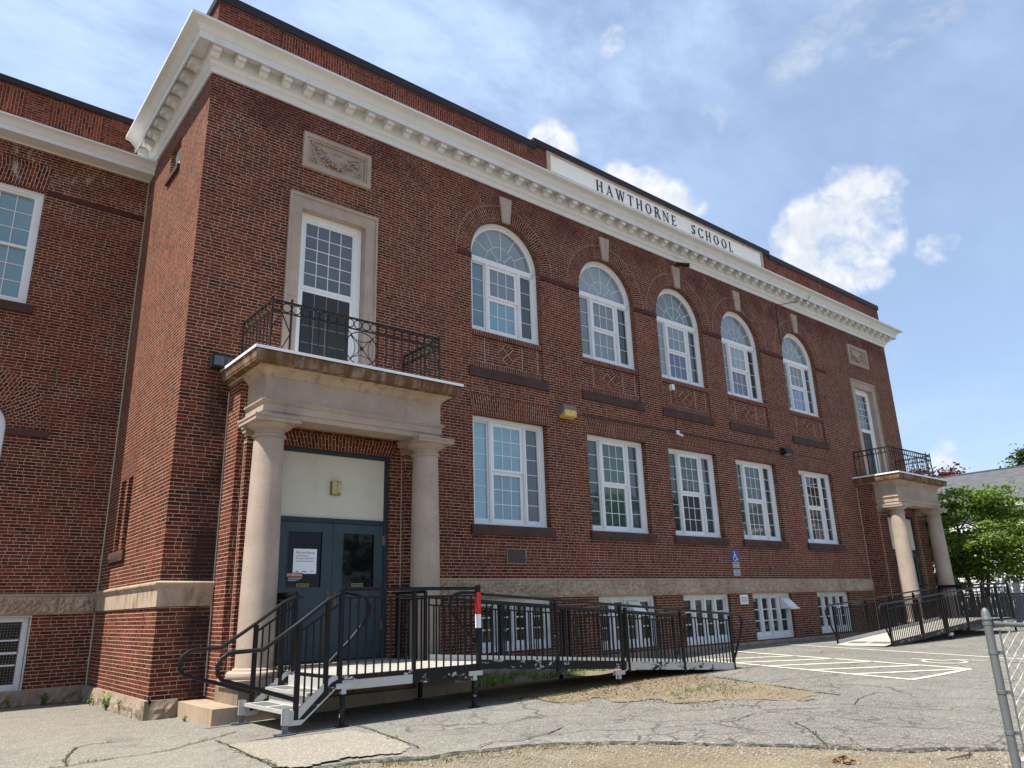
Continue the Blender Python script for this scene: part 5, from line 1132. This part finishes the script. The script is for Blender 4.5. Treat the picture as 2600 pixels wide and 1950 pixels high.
# ------------------------------------------------------------------ access ramps
def access_ramp(far):
    T = (lambda x: x) if not far else (lambda x: L-x)
    xe = 10.80 if not far else 11.15
    t = thing('access_ramp', ('black railed metal landing, steps and ramp before the near porch, with a red white post' if not far else 'black railed metal ramp climbing to the far porch'), 'ramp')
    yn, yf = -3.35, -1.80; lx0, lx1 = 1.58, 4.0; zd = .40
    def P(x, y, z): return (T(x), y, z)
    def bar(m_, p, q, w, h=None): m_.bar(P(*p), P(*q), w, h)
    def box(m_, x0, x1, y0, y1, z0, z1): a, b_ = sorted((T(x0), T(x1))); m_.box(a, b_, y0, y1, z0, z1)
    def ground(x, y): return G(T(x), y)+.005
    ze = ground(xe, -2.5)+.035
    def zr(x): return zd+(ze-zd)*(x-lx1)/(xe-lx1)
    m_ = MB(); n = 9
    box(m_, lx0, lx1, yn+.03, -.66, zd-.05, zd)
    for k in range(1, n): y = yn+(-.66-yn)*k/n; box(m_, lx0+.02, lx1-.02, y-.003, y+.003, zd, zd+.003)
    m_.build('landing_deck', 'deckm', t)
    m_ = MB(); K = 5
    for k in range(K):
        a, b_ = lx1+(xe-lx1)*k/K+.004, lx1+(xe-lx1)*(k+1)/K-.004; A = [P(a, yn+.04, zr(a)), P(b_, yn+.04, zr(b_)), P(b_, yf-.04, zr(b_)), P(a, yf-.04, zr(a))]
        m_.face(A); m_.face([(p[0], p[1], p[2]-.05) for p in A][::-1])
    m_.face([P(xe, yn+.04, zr(xe)), P(xe+.35, yn+.04, ground(xe+.35, -2.5)), P(xe+.35, yf-.04, ground(xe+.35, -2.5)), P(xe, yf-.04, zr(xe))])
    m_.build('ramp_deck', 'deckm', t)
    if far:
        m_ = MB()
        for (a, b_, c, d) in ((xe-.5, xe-.12, -3.2, -2.62), (xe-.5, xe-.12, -2.5, -2.0)): m_.face([P(a, c, zr(a)+.004), P(b_, c, zr(b_)+.004), P(b_, d, zr(b_)+.004), P(a, d, zr(a)+.004)])
        m_.build('grip_pad', 'tread', t)
    # side channels
    for y in (yn, yf):
        for a, b_, mt in ((lx1+.03, 7.41, 'black_chip'), (7.42, xe, 'worn_chip' if not far else 'black_chip')):
            m_ = MB(); bar(m_, (a, y, zr(a)-.01), (b_, y, zr(b_)+.0), .035, .14); m_.build('ramp_channel', mt, t)
    m_ = MB(); bar(m_, (lx1+.03, yf-.03, zr(lx1)+.05), (xe, yf-.03, zr(xe)+.05), .012, .10); m_.build('toe_plate', 'alu', t)
    for k, (p, q, mt) in enumerate((((lx0-.02, yn, zd-.12), (lx0+1.18, yn, zd-.12), 'alu'), ((lx0-.02, yn-.004, zd-.035), (lx0+1.18, yn-.004, zd-.035), 'black_chip'), ((lx0+1.19, yn, zd-.10), (lx1+.02, yn, zd-.10), 'black_chip'), ((lx0, yn+.025, zd-.10), (lx0, yf, zd-.10), 'black_chip'), ((lx1, yf, zd-.10), (lx1, -.7, zd-.10), 'black_chip'), ((lx0, yf+.01, zd-.10), (lx0, -1.0, zd-.10), 'black_chip'))):
        m_ = MB(); bar(m_, p, q, .04, .06 if mt == 'black_chip' and p[2] > zd-.05 else .14 if mt == 'alu' else .19); m_.build('landing_channel', mt, t)
    # legs with foot plates
    legs = [(lx0+.06, yn), (lx1-.10, yn), (lx0+.06, yf), (lx1-.10, yf), (7.2, yn), (7.2, yf)]
    for x, y in legs:
        m_ = MB(); top = (zd if x <= lx1 else zr(x))-.1; z = ground(x, y); m_.mat('alu'); box(m_, x-.035, x+.035, y-.035, y+.035, max(z+.1, top-.14), top); m_.mat('black_chip'); box(m_, x-.028, x+.028, y-.028, y+.028, z, top-.06); box(m_, x-.075, x+.075, y-.075, y+.075, z, z+.012); m_.mat('alu'); box(m_, x-.12, x+.14, y-.042, y+.02, top-.07, top+.0); m_.build('support_leg', None, t)
    # guard panels: posts, rails, balusters
    def posts(lst, nm='post'):
        for x, y, z0, z1, w in lst: m_ = MB(); box(m_, x-w/2, x+w/2, y-w/2, y+w/2, z0, z1); m_.build(nm, 'black', t)
    def guard(a, b_, z0, z1, sp=.128, rails=()):
        """balusters between two plan points; z0(t), z1(t) callables along it"""
        m_ = MB(); a, b_ = Vector(a), Vector(b_); n = max(2, round((b_-a).length/sp))
        for k in range(1, n): c = a+(b_-a)*k/n; q = k/n; bar(m_, (c.x, c.y, z0(q)), (c.x, c.y, z1(q)), .020)
        bar(m_, (a.x, a.y, z1(0)), (b_.x, b_.y, z1(1)), .03, .028)
        for rz, w, h in rails: bar(m_, (a.x, a.y, rz), (b_.x, b_.y, rz), w, h)
        m_.build('guard_panel', 'black', t)
    zt = 1.575; c_ = lambda v: (lambda q: v)
    posts([(lx0, yn, .2, 1.56, .06), (lx0+1.21, yn, .2, 1.54, .05), (lx1, yn, .2, 1.60, .065)])
    top = [(zt-.02, .045, .05)]
    guard((lx0, yn), (lx0+1.21, yn), c_(zd-.03), c_(1.44), rails=top); guard((lx0+1.21, yn), (lx1, yn), c_(zd-.03), c_(1.44), rails=top)
    posts([(lx1, yf, .2, 1.56, .05), (lx1, -.85, .2, 1.56, .05)]); guard((lx1, yf), (lx1, -.85), c_(zd-.03), c_(1.44), rails=top)
    posts([(lx0, yf, .2, 1.56, .05), (lx0, -1.02, .2, 1.56, .05)]); guard((lx0, yf), (lx0, -1.02), c_(zd-.03), c_(1.44), rails=top+[(1.52, .02, .10)])
    if far: posts([(lx0, yn, .2, 1.57, .055)]); guard((lx0, yn), (lx0, yf), c_(zd-.03), c_(1.44), rails=top)
    stops = [lx1+.06, 5.70, 7.34, 7.49, 9.12, xe-.01]
    for yy in (yn, yf):
        hp = .93
        for a, b_ in ((0, 1), (1, 2), (3, 4), (4, 5)):
            x0, x1 = stops[a], stops[b_]; guard((x0, yy), (x1, yy), lambda q: zr(x0+(x1-x0)*q)-.02, lambda q: zr(x0+(x1-x0)*q)+hp, .118)
        posts([(x, yy, zr(x)-.12, zr(x)+1.03, .055) for x in stops[1:-1]]+[(stops[-1], yy, zr(stops[-1])-.10, zr(stops[-1])+1.03, .05)])
        # handrail tube with end loop
        o = -.0; pts = []
        if yy == yn:
            pts += [(lx1+.02, yy+.07, zr(lx1)+.28), (lx1-.25, yy+.07, zr(lx1)+.55), (lx1-.46, yy+.07, zr(lx1)+.78), (lx1-.53, yy+.07, zr(lx1)+.90), (lx1-.50, yy+.07, zr(lx1)+1.01), (lx1-.40, yy+.07, zr(lx1)+1.07), (lx1-.25, yy+.07, zr(lx1)+1.09), (lx1, yy+.03, zr(lx1)+1.085)]
        pts += [(x, yy, zr(x)+1.065) for x in (lx1+.06, 5.7, 7.4, 9.1, xe-.02)]
        xz = xe; zz = zr(xe); pts += [(xz+.22, yy, zz+1.055), (xz+.33, yy, zz+1.04), (xz+.42, yy, zz+.97), (xz+.44, yy, zz+.88), (xz+.40, yy, zz+.74), (xz+.30, yy, zz+.56), (xz+.06, yy, zz+.20), (xz, yy, zz+.12)]
        m_ = MB().tube([P(*p) for p in pts], .025, 8); m_.build('handrail', 'black', t, smooth=True)
    if not far:
        m_ = MB().mat('red'); m_.box(lx1-.034, lx1+.034, yn-.035, yn+.034, 1.15, 1.49); m_.mat('paper'); m_.box(lx1-.0345, lx1+.0345, yn-.0355, yn+.034, .94, 1.149); m_.build('reflective_band', None, t, label='red over white reflective band on the corner post')
        # steps down to the left
        S_ = bpy.data.objects.new('stairs', None); C.objects.link(S_); S_.parent = t
        tr = [(1.20, .21), (.90, .015)]
        m_ = MB()
        for x, z in tr:
            m_.mat('alu'); m_.box(x-.06, x+.30, yn+.05, yf-.05, z-.045, z); m_.mat('tread')
            for ya, yb in ((yn+.18, yn+.70), (yf-.70, yf-.18)): m_.face([(x-.02, ya, z+.003), (x+.22, ya, z+.003), (x+.22, yb, z+.003), (x-.02, yb, z+.003)])
        for x, z in ((1.49, .40), (1.20, .21)): m_.mat('alu'); m_.box(x+.005, x+.02, yn+.05, yf-.05, z-.21, z-.045)
        m_.build('treads', None, S_)
        for yy in (yn, yf):
            m_ = MB().mat('alu'); m_.poly_ext([(.84, -.165), (1.04, -.165), (1.56, .26), (1.56, .40), (1.46, .40), (.97, .02), (.84, .02)], yy-.02, yy+.02); m_.box(.79, .87, yy-.045, yy+.045, -.15, .055); m_.mat('black_chip'); m_.poly_ext([(1.0, -.10), (1.08, -.10), (1.565, .29), (1.565, .36), (1.46, .32)], yy-.026, yy+.026)
            m_.build('stringer', None, S_)
            m_ = MB().mat('galv'); z = G(.82, yy)+.012; m_.box(.80, .86, yy-.03, yy+.03, z, -.13); m_.box(.70, .94, yy-.09, yy+.09, z-.004, z+.008); m_.build('stair_foot', None, S_)
            m_ = MB(); m_.box(.965-.03, .965+.03, yy-.027, yy+.027, -.10, 1.10); m_.box(1.375-.028, 1.375+.028, yy-.0275, yy+.0275, .16, 1.40); m_.bar((.97, yy, 1.0), (1.375, yy, 1.255), .03, .028)
            for k in range(1, 4): x = .97+.41*k/4; m_.bar((x, yy, -.03+.8*(x-.97)), (x, yy, 1.0+.63*(x-.97)), .02)
            m_.bar((1.375, yy, 1.25), (1.56, yy, 1.36), .03, .028); m_.build('stair_guard', 'black', S_)
            top_ = [(1.56, yy, 1.495), (1.375, yy, 1.415), (.965, yy, 1.125), (.47, yy, .80)]
            if yy == yn: head = [(1.45, yy+.05, .58), (1.75, yy+.05, .85), (1.95, yy+.05, 1.06), (2.04, yy+.05, 1.20), (2.05, yy+.05, 1.33), (1.97, yy+.05, 1.43), (1.85, yy+.05, 1.475), (1.70, yy+.03, 1.49)]
            else: head = [(1.70, yy, 1.51)]
            lp = [(.10, yy, .79), (.02, yy, .775), (-.06, yy, .72), (-.105, yy, .63), (-.095, yy, .54), (-.03, yy, .465), (.1, yy, .42), (.55, yy, .28), (.95, yy, .145)]
            m_ = MB().tube(head+top_+lp, .028, 8); m_.build('handrail', 'black', S_, smooth=True)
    return t
access_ramp(False); access_ramp(True)

# ------------------------------------------------------------------ chain link fence
F0 = Vector((4.50, -10.60)); FD = Vector((.80, -.60)).normalized(); FZ = G(F0.x, F0.y)-.05; FL = 2.6
t = thing('chain_link_fence', 'galvanised chain link fence with a domed end post at the right edge', 'fence')
m_ = MB().tube([(F0.x, F0.y, FZ-.02), (F0.x+.0, F0.y, 1.0)], .037, 16); m_.build('end_post', 'galv', t, smooth=True)
m_ = MB().lathe([(.038, .985), (.043, .99), (.043, 1.005), (.039, 1.012), (.038, 1.035), (.032, 1.065), (.018, 1.09), (0, 1.10)], F0.x, F0.y, 16); m_.build('post_cap', 'galv', t, smooth=True)
def fp(s_, z, off=0): return (F0.x+FD.x*s_-FD.y*off, F0.y+FD.y*s_+FD.x*off, z-.07*s_)
for z in (.955, .70, .36, .02):
    m_ = MB().lathe([(.0375, z-.016), (.041, z-.014), (.041, z+.014), (.0375, z+.016)], F0.x, F0.y, 16); m_.bar(fp(.03, z), fp(.105, z), .016, .03); m_.build('tension_band', 'galv', t, smooth=True)
m_ = MB().tube([fp(.05, .955), fp(.13, .955)], .027, 10); m_.tube([fp(.09, .955), fp(FL, .955)], .021, 12); m_.build('top_rail', 'galv', t, smooth=True)
m_ = MB().tube([fp(.10, FZ+.10), fp(.10, .90)], .008, 6); m_.build('tension_bar', 'galv', t)
m_ = MB(); s0 = .10; dm = .085; nw = int((FL-s0)/(dm/2))
for k in range(nw):
    pts = []; x = s0+k*dm/2
    zt_ = .985; zb_ = FZ+.08; nz_ = int((zt_-zb_)/(.105/2))
    for q in range(nz_+1): pts.append(fp(x+(dm/2 if (q+k) % 2 else 0), zb_+q*(zt_-zb_)/nz_, .004 if q % 2 else -.004))
    if k % 1 == 0: m_.tube(pts, .0028, 4)
m_.build('wire_mesh', 'wire', t)
m_ = MB().tube([fp(.04, FZ+.16), fp(FL, FZ+.16)], .024, 10); m_.build('bottom_rail', 'white_old', t, smooth=True)

# ------------------------------------------------------------------ beyond the school: house, fence, trees
H = thing('white_house', 'white clapboard house with a grey shingle roof beyond the far porch', 'house'); hx0, hx1, hy0, hy1, hz = 40.0, 48.0, -15.0, 7.5, 5.75
m_ = MB()
nb = 40
for k in range(nb):
    z0 = -.3+(hz+.3)*k/nb; z1 = -.3+(hz+.3)*(k+1)/nb
    m_.face([(hx0-.022, hy0, z0), (hx0-.022, hy1, z0), (hx0, hy1, z1), (hx0, hy0, z1)]); m_.face([(hx0-.022, hy0, z0), (hx0, hy0, z0), (hx0, hy1, z0), (hx0-.022, hy1, z0)])
    m_.face([(hx0, hy0-.022, z0), (hx1, hy0-.022, z0), (hx1, hy0, z1), (hx0, hy0, z1)])
m_.face([(hx0, hy0, hz), (hx1, hy0, hz), ((hx0+hx1)/2, hy0, 7.8)]); m_.face([(hx1, hy0, -.3), (hx1, hy1, -.3), (hx1, hy1, hz), (hx1, hy0, hz)]); m_.face([(hx0, hy1, -.3), (hx1, hy1, -.3), (hx1, hy1, hz), (hx0, hy1, hz)]); m_.build('wall', 'vinyl', H)
m_ = MB(); xr = 44.0; zr_ = 7.87; e = .35
for (xa, xb) in ((hx0-e, xr), (hx1+e, xr)):
    za = hz-.12; ln = math.hypot(xr-xa, zr_-za); m_.face([(xa, hy0-.3, za), (xa, hy1+.3, za), (xr, hy1+.3, zr_), (xr, hy0-.3, zr_)], [(hy0, 0), (hy1, 0), (hy1, ln), (hy0, ln)])
m_.box(xr-.08, xr+.08, hy0-.3, hy1+.3, zr_-.02, zr_+.05); m_.build('roof', 'shingle', H)
m_ = MB(); m_.box(hx0-e-.03, hx0-e+.02, hy0-.3, hy1+.3, hz-.34, hz-.115); m_.box(hx0-e, hx0+.02, hy0-.3, hy1+.3, hz-.36, hz-.33); m_.build('eave_board', 'white', H)
for yc_, za, zb in ((3.55, 3.55, 5.15), (.2, 3.55, 5.15), (-3.2, 3.55, 5.15), (3.6, .9, 2.4), (-3.0, .9, 2.4), (-7, 3.55, 5.15)):
    m_ = MB()
    for ya, yb, z0, z1 in ((yc_-.5, yc_-.4, za, zb), (yc_+.4, yc_+.5, za, zb), (yc_-.4, yc_+.4, zb-.1, zb), (yc_-.4, yc_+.4, za, za+.1), (yc_-.4, yc_+.4, (za+zb)/2-.03, (za+zb)/2+.03)): m_.box(hx0-.06, hx0+.02, ya, yb, z0, z1)
    w = m_.build('window', 'white', H); p_ = MB(); p_.face([(hx0-.035, yc_-.42, za+.05), (hx0-.035, yc_+.42, za+.05), (hx0-.035, yc_+.42, zb-.05), (hx0-.035, yc_-.42, zb-.05)]); p_.build('pane', 'g_dark', w)
    s_ = MB()
    for sg in (-1, 1): a, b_ = sorted((yc_+sg*.52, yc_+sg*.80)); s_.box(hx0-.05, hx0+.0, a, b_, za, zb)
    s_.build('shutter', 'blackp', w)
t = thing('slatted_fence', 'grey slatted chain link fence behind the far ramp', 'fence'); fx = 34.0; gzf = G(fx, -2)
m_ = MB(); y = -14.0
while y < 1.2: m_.face([(fx, y, gzf), (fx+.01, y+.075, gzf), (fx+.01, y+.075, 1.12), (fx, y, 1.12)]); y += .085
m_.build('slats', 'slat', t)
m_ = MB(); n = 150
for k in range(n):
    y0 = -14+15.2*k/n; s2 = .6
    for d in (1, -1): m_.tube([(fx-.02, y0, gzf+.05 if d > 0 else 1.15), (fx-.02, y0+s2, 1.15 if d > 0 else gzf+.05)], .004, 3)
m_.build('wire_mesh', 'galv', t)
for k in range(7): y = -14+k*2.53; m_ = MB().tube([(fx+.03, y, gzf), (fx+.03, y, 1.25)], .03, 8); m_.build('post', 'galv', t)
m_ = MB().tube([(fx-.01, -14, 1.17), (fx-.01, 1.2, 1.17)], .022, 8); m_.build('top_rail', 'blackp', t)

def tree(name, label, x, y, z, h, cr, leafmat, nclump, nleaf, ls, trunk_r, seed, group=None, base=.28, flat=.5, multi=3, layered=False, cat='tree'):
    R = random.Random(seed); t = thing(name, label, cat, (x, y, z), group); tb = MB(); tips = []
    for k in range(multi):
        a0 = 6.283*k/multi+R.uniform(-.4, .4); lean = cr*.18*(multi > 1); hz_ = h*base
        p = [(0, 0, 0), (lean*.3*math.cos(a0), lean*.3*math.sin(a0), hz_*.5), (lean*math.cos(a0), lean*math.sin(a0), hz_), (lean*2*math.cos(a0), lean*2*math.sin(a0), h*.62), (lean*2.4*math.cos(a0), lean*2.4*math.sin(a0), h*.86)]
        tr = trunk_r/(1 if multi == 1 else 1.6); tb.tube(p, [tr, tr*.85, tr*.7, tr*.4, tr*.15], 8)
        for q in range(7):
            u = R.uniform(.35, .95); a = a0+R.uniform(-1.3, 1.3); r = cr*R.uniform(.45, .95)*math.sqrt(max(.15, 1-(u-.55)**2*3)); s = Vector(p[2])+(Vector(p[4])-Vector(p[2]))*u; e_ = Vector((r*math.cos(a), r*math.sin(a), min(h*.98, s.z+R.uniform(-.02, .16)*h)))
            m = (s+e_)/2+Vector((0, 0, .05*h)); tb.tube([s, m, e_], [tr*.3, tr*.2, tr*.06], 5); tips += [e_, (m+e_)/2, m]
    tb.build('trunk', 'bark', t, smooth=True)
    lf = MB(); cl = []
    for k in range(nclump):
        if k < len(tips) and R.random() < .8: c = tips[k]+Vector((R.gauss(0, .08*cr), R.gauss(0, .08*cr), R.gauss(0, .04*h)))
        else:
            a = R.uniform(0, 6.283); q = R.random()**.4; v = R.uniform(-1, 1); rr_ = math.sqrt(1-v*v); c = Vector((cr*q*rr_*math.cos(a), cr*q*rr_*math.sin(a), h*(base+(1-base)*.5)+h*(1-base)*.5*v*q))
        cl.append(c)
    V = []; N = max(1, nleaf//nclump)
    for c in cl:
        sr = cr*R.uniform(.10, .20)
        for q in range(N):
            d = Vector((R.gauss(0, 1), R.gauss(0, 1), R.gauss(0, 1)*(flat if layered else .7)))*sr*.6; n = Vector((R.gauss(0, .6), R.gauss(0, .6), 1.0)).normalized(); a = n.cross(Vector((R.uniform(-1, 1), R.uniform(-1, 1), .01))).normalized(); b_ = n.cross(a); s = ls*R.uniform(.6, 1.3); p = c+d
            if p.z < .35: continue
            lf.face([p-a*s, p-b_*s*.55-n*s*.12, p+a*s, p+b_*s*.55-n*s*.12])
    lf.build('crown', leafmat, t); return t
tree('maple_tree', 'broad light green maple in front of the white house', 34.9, .45, -.1, 6.25, 4.1, 'leaf', 200, 28000, .105, .20, 3, base=.16, flat=.35, multi=4, layered=True)
tree('maple_tree', 'second light green maple at the right edge before the white house', 36.2, -5.4, -.1, 5.4, 3.4, 'leaf', 120, 13000, .095, .15, 8, base=.17, flat=.35, multi=4, layered=True)
tree('purple_tree', 'dark purple leaved tree rising behind the far balcony and house roof', 52.0, 8.5, -.1, 9.7, 4.0, 'leaf_purple', 80, 14000, .14, .25, 5, base=.3, multi=1)
tree('leafy_tree', 'green tree top showing above the house roof at the right edge', 58.0, 2.6, -.1, 11.4, 3.6, 'leaf_dark', 80, 14000, .17, .25, 6, base=.3, multi=1)
for k, (x, y, h, cr) in enumerate(((39, -37, 8.5, 4.2), (47, -33, 12, 5.2), (57, -34, 13, 5.5), (68, -36, 13, 6), (82, -38, 14, 6.5), (30, -46, 8, 4.5))):
    tree('street_tree', 'leafy tree across the street mirrored in the lower window panes', x, y, -.3, h, cr, 'leaf_dark', 60, 4200, .26, .3, 30+k, 'trees across the street', base=.25, multi=1)
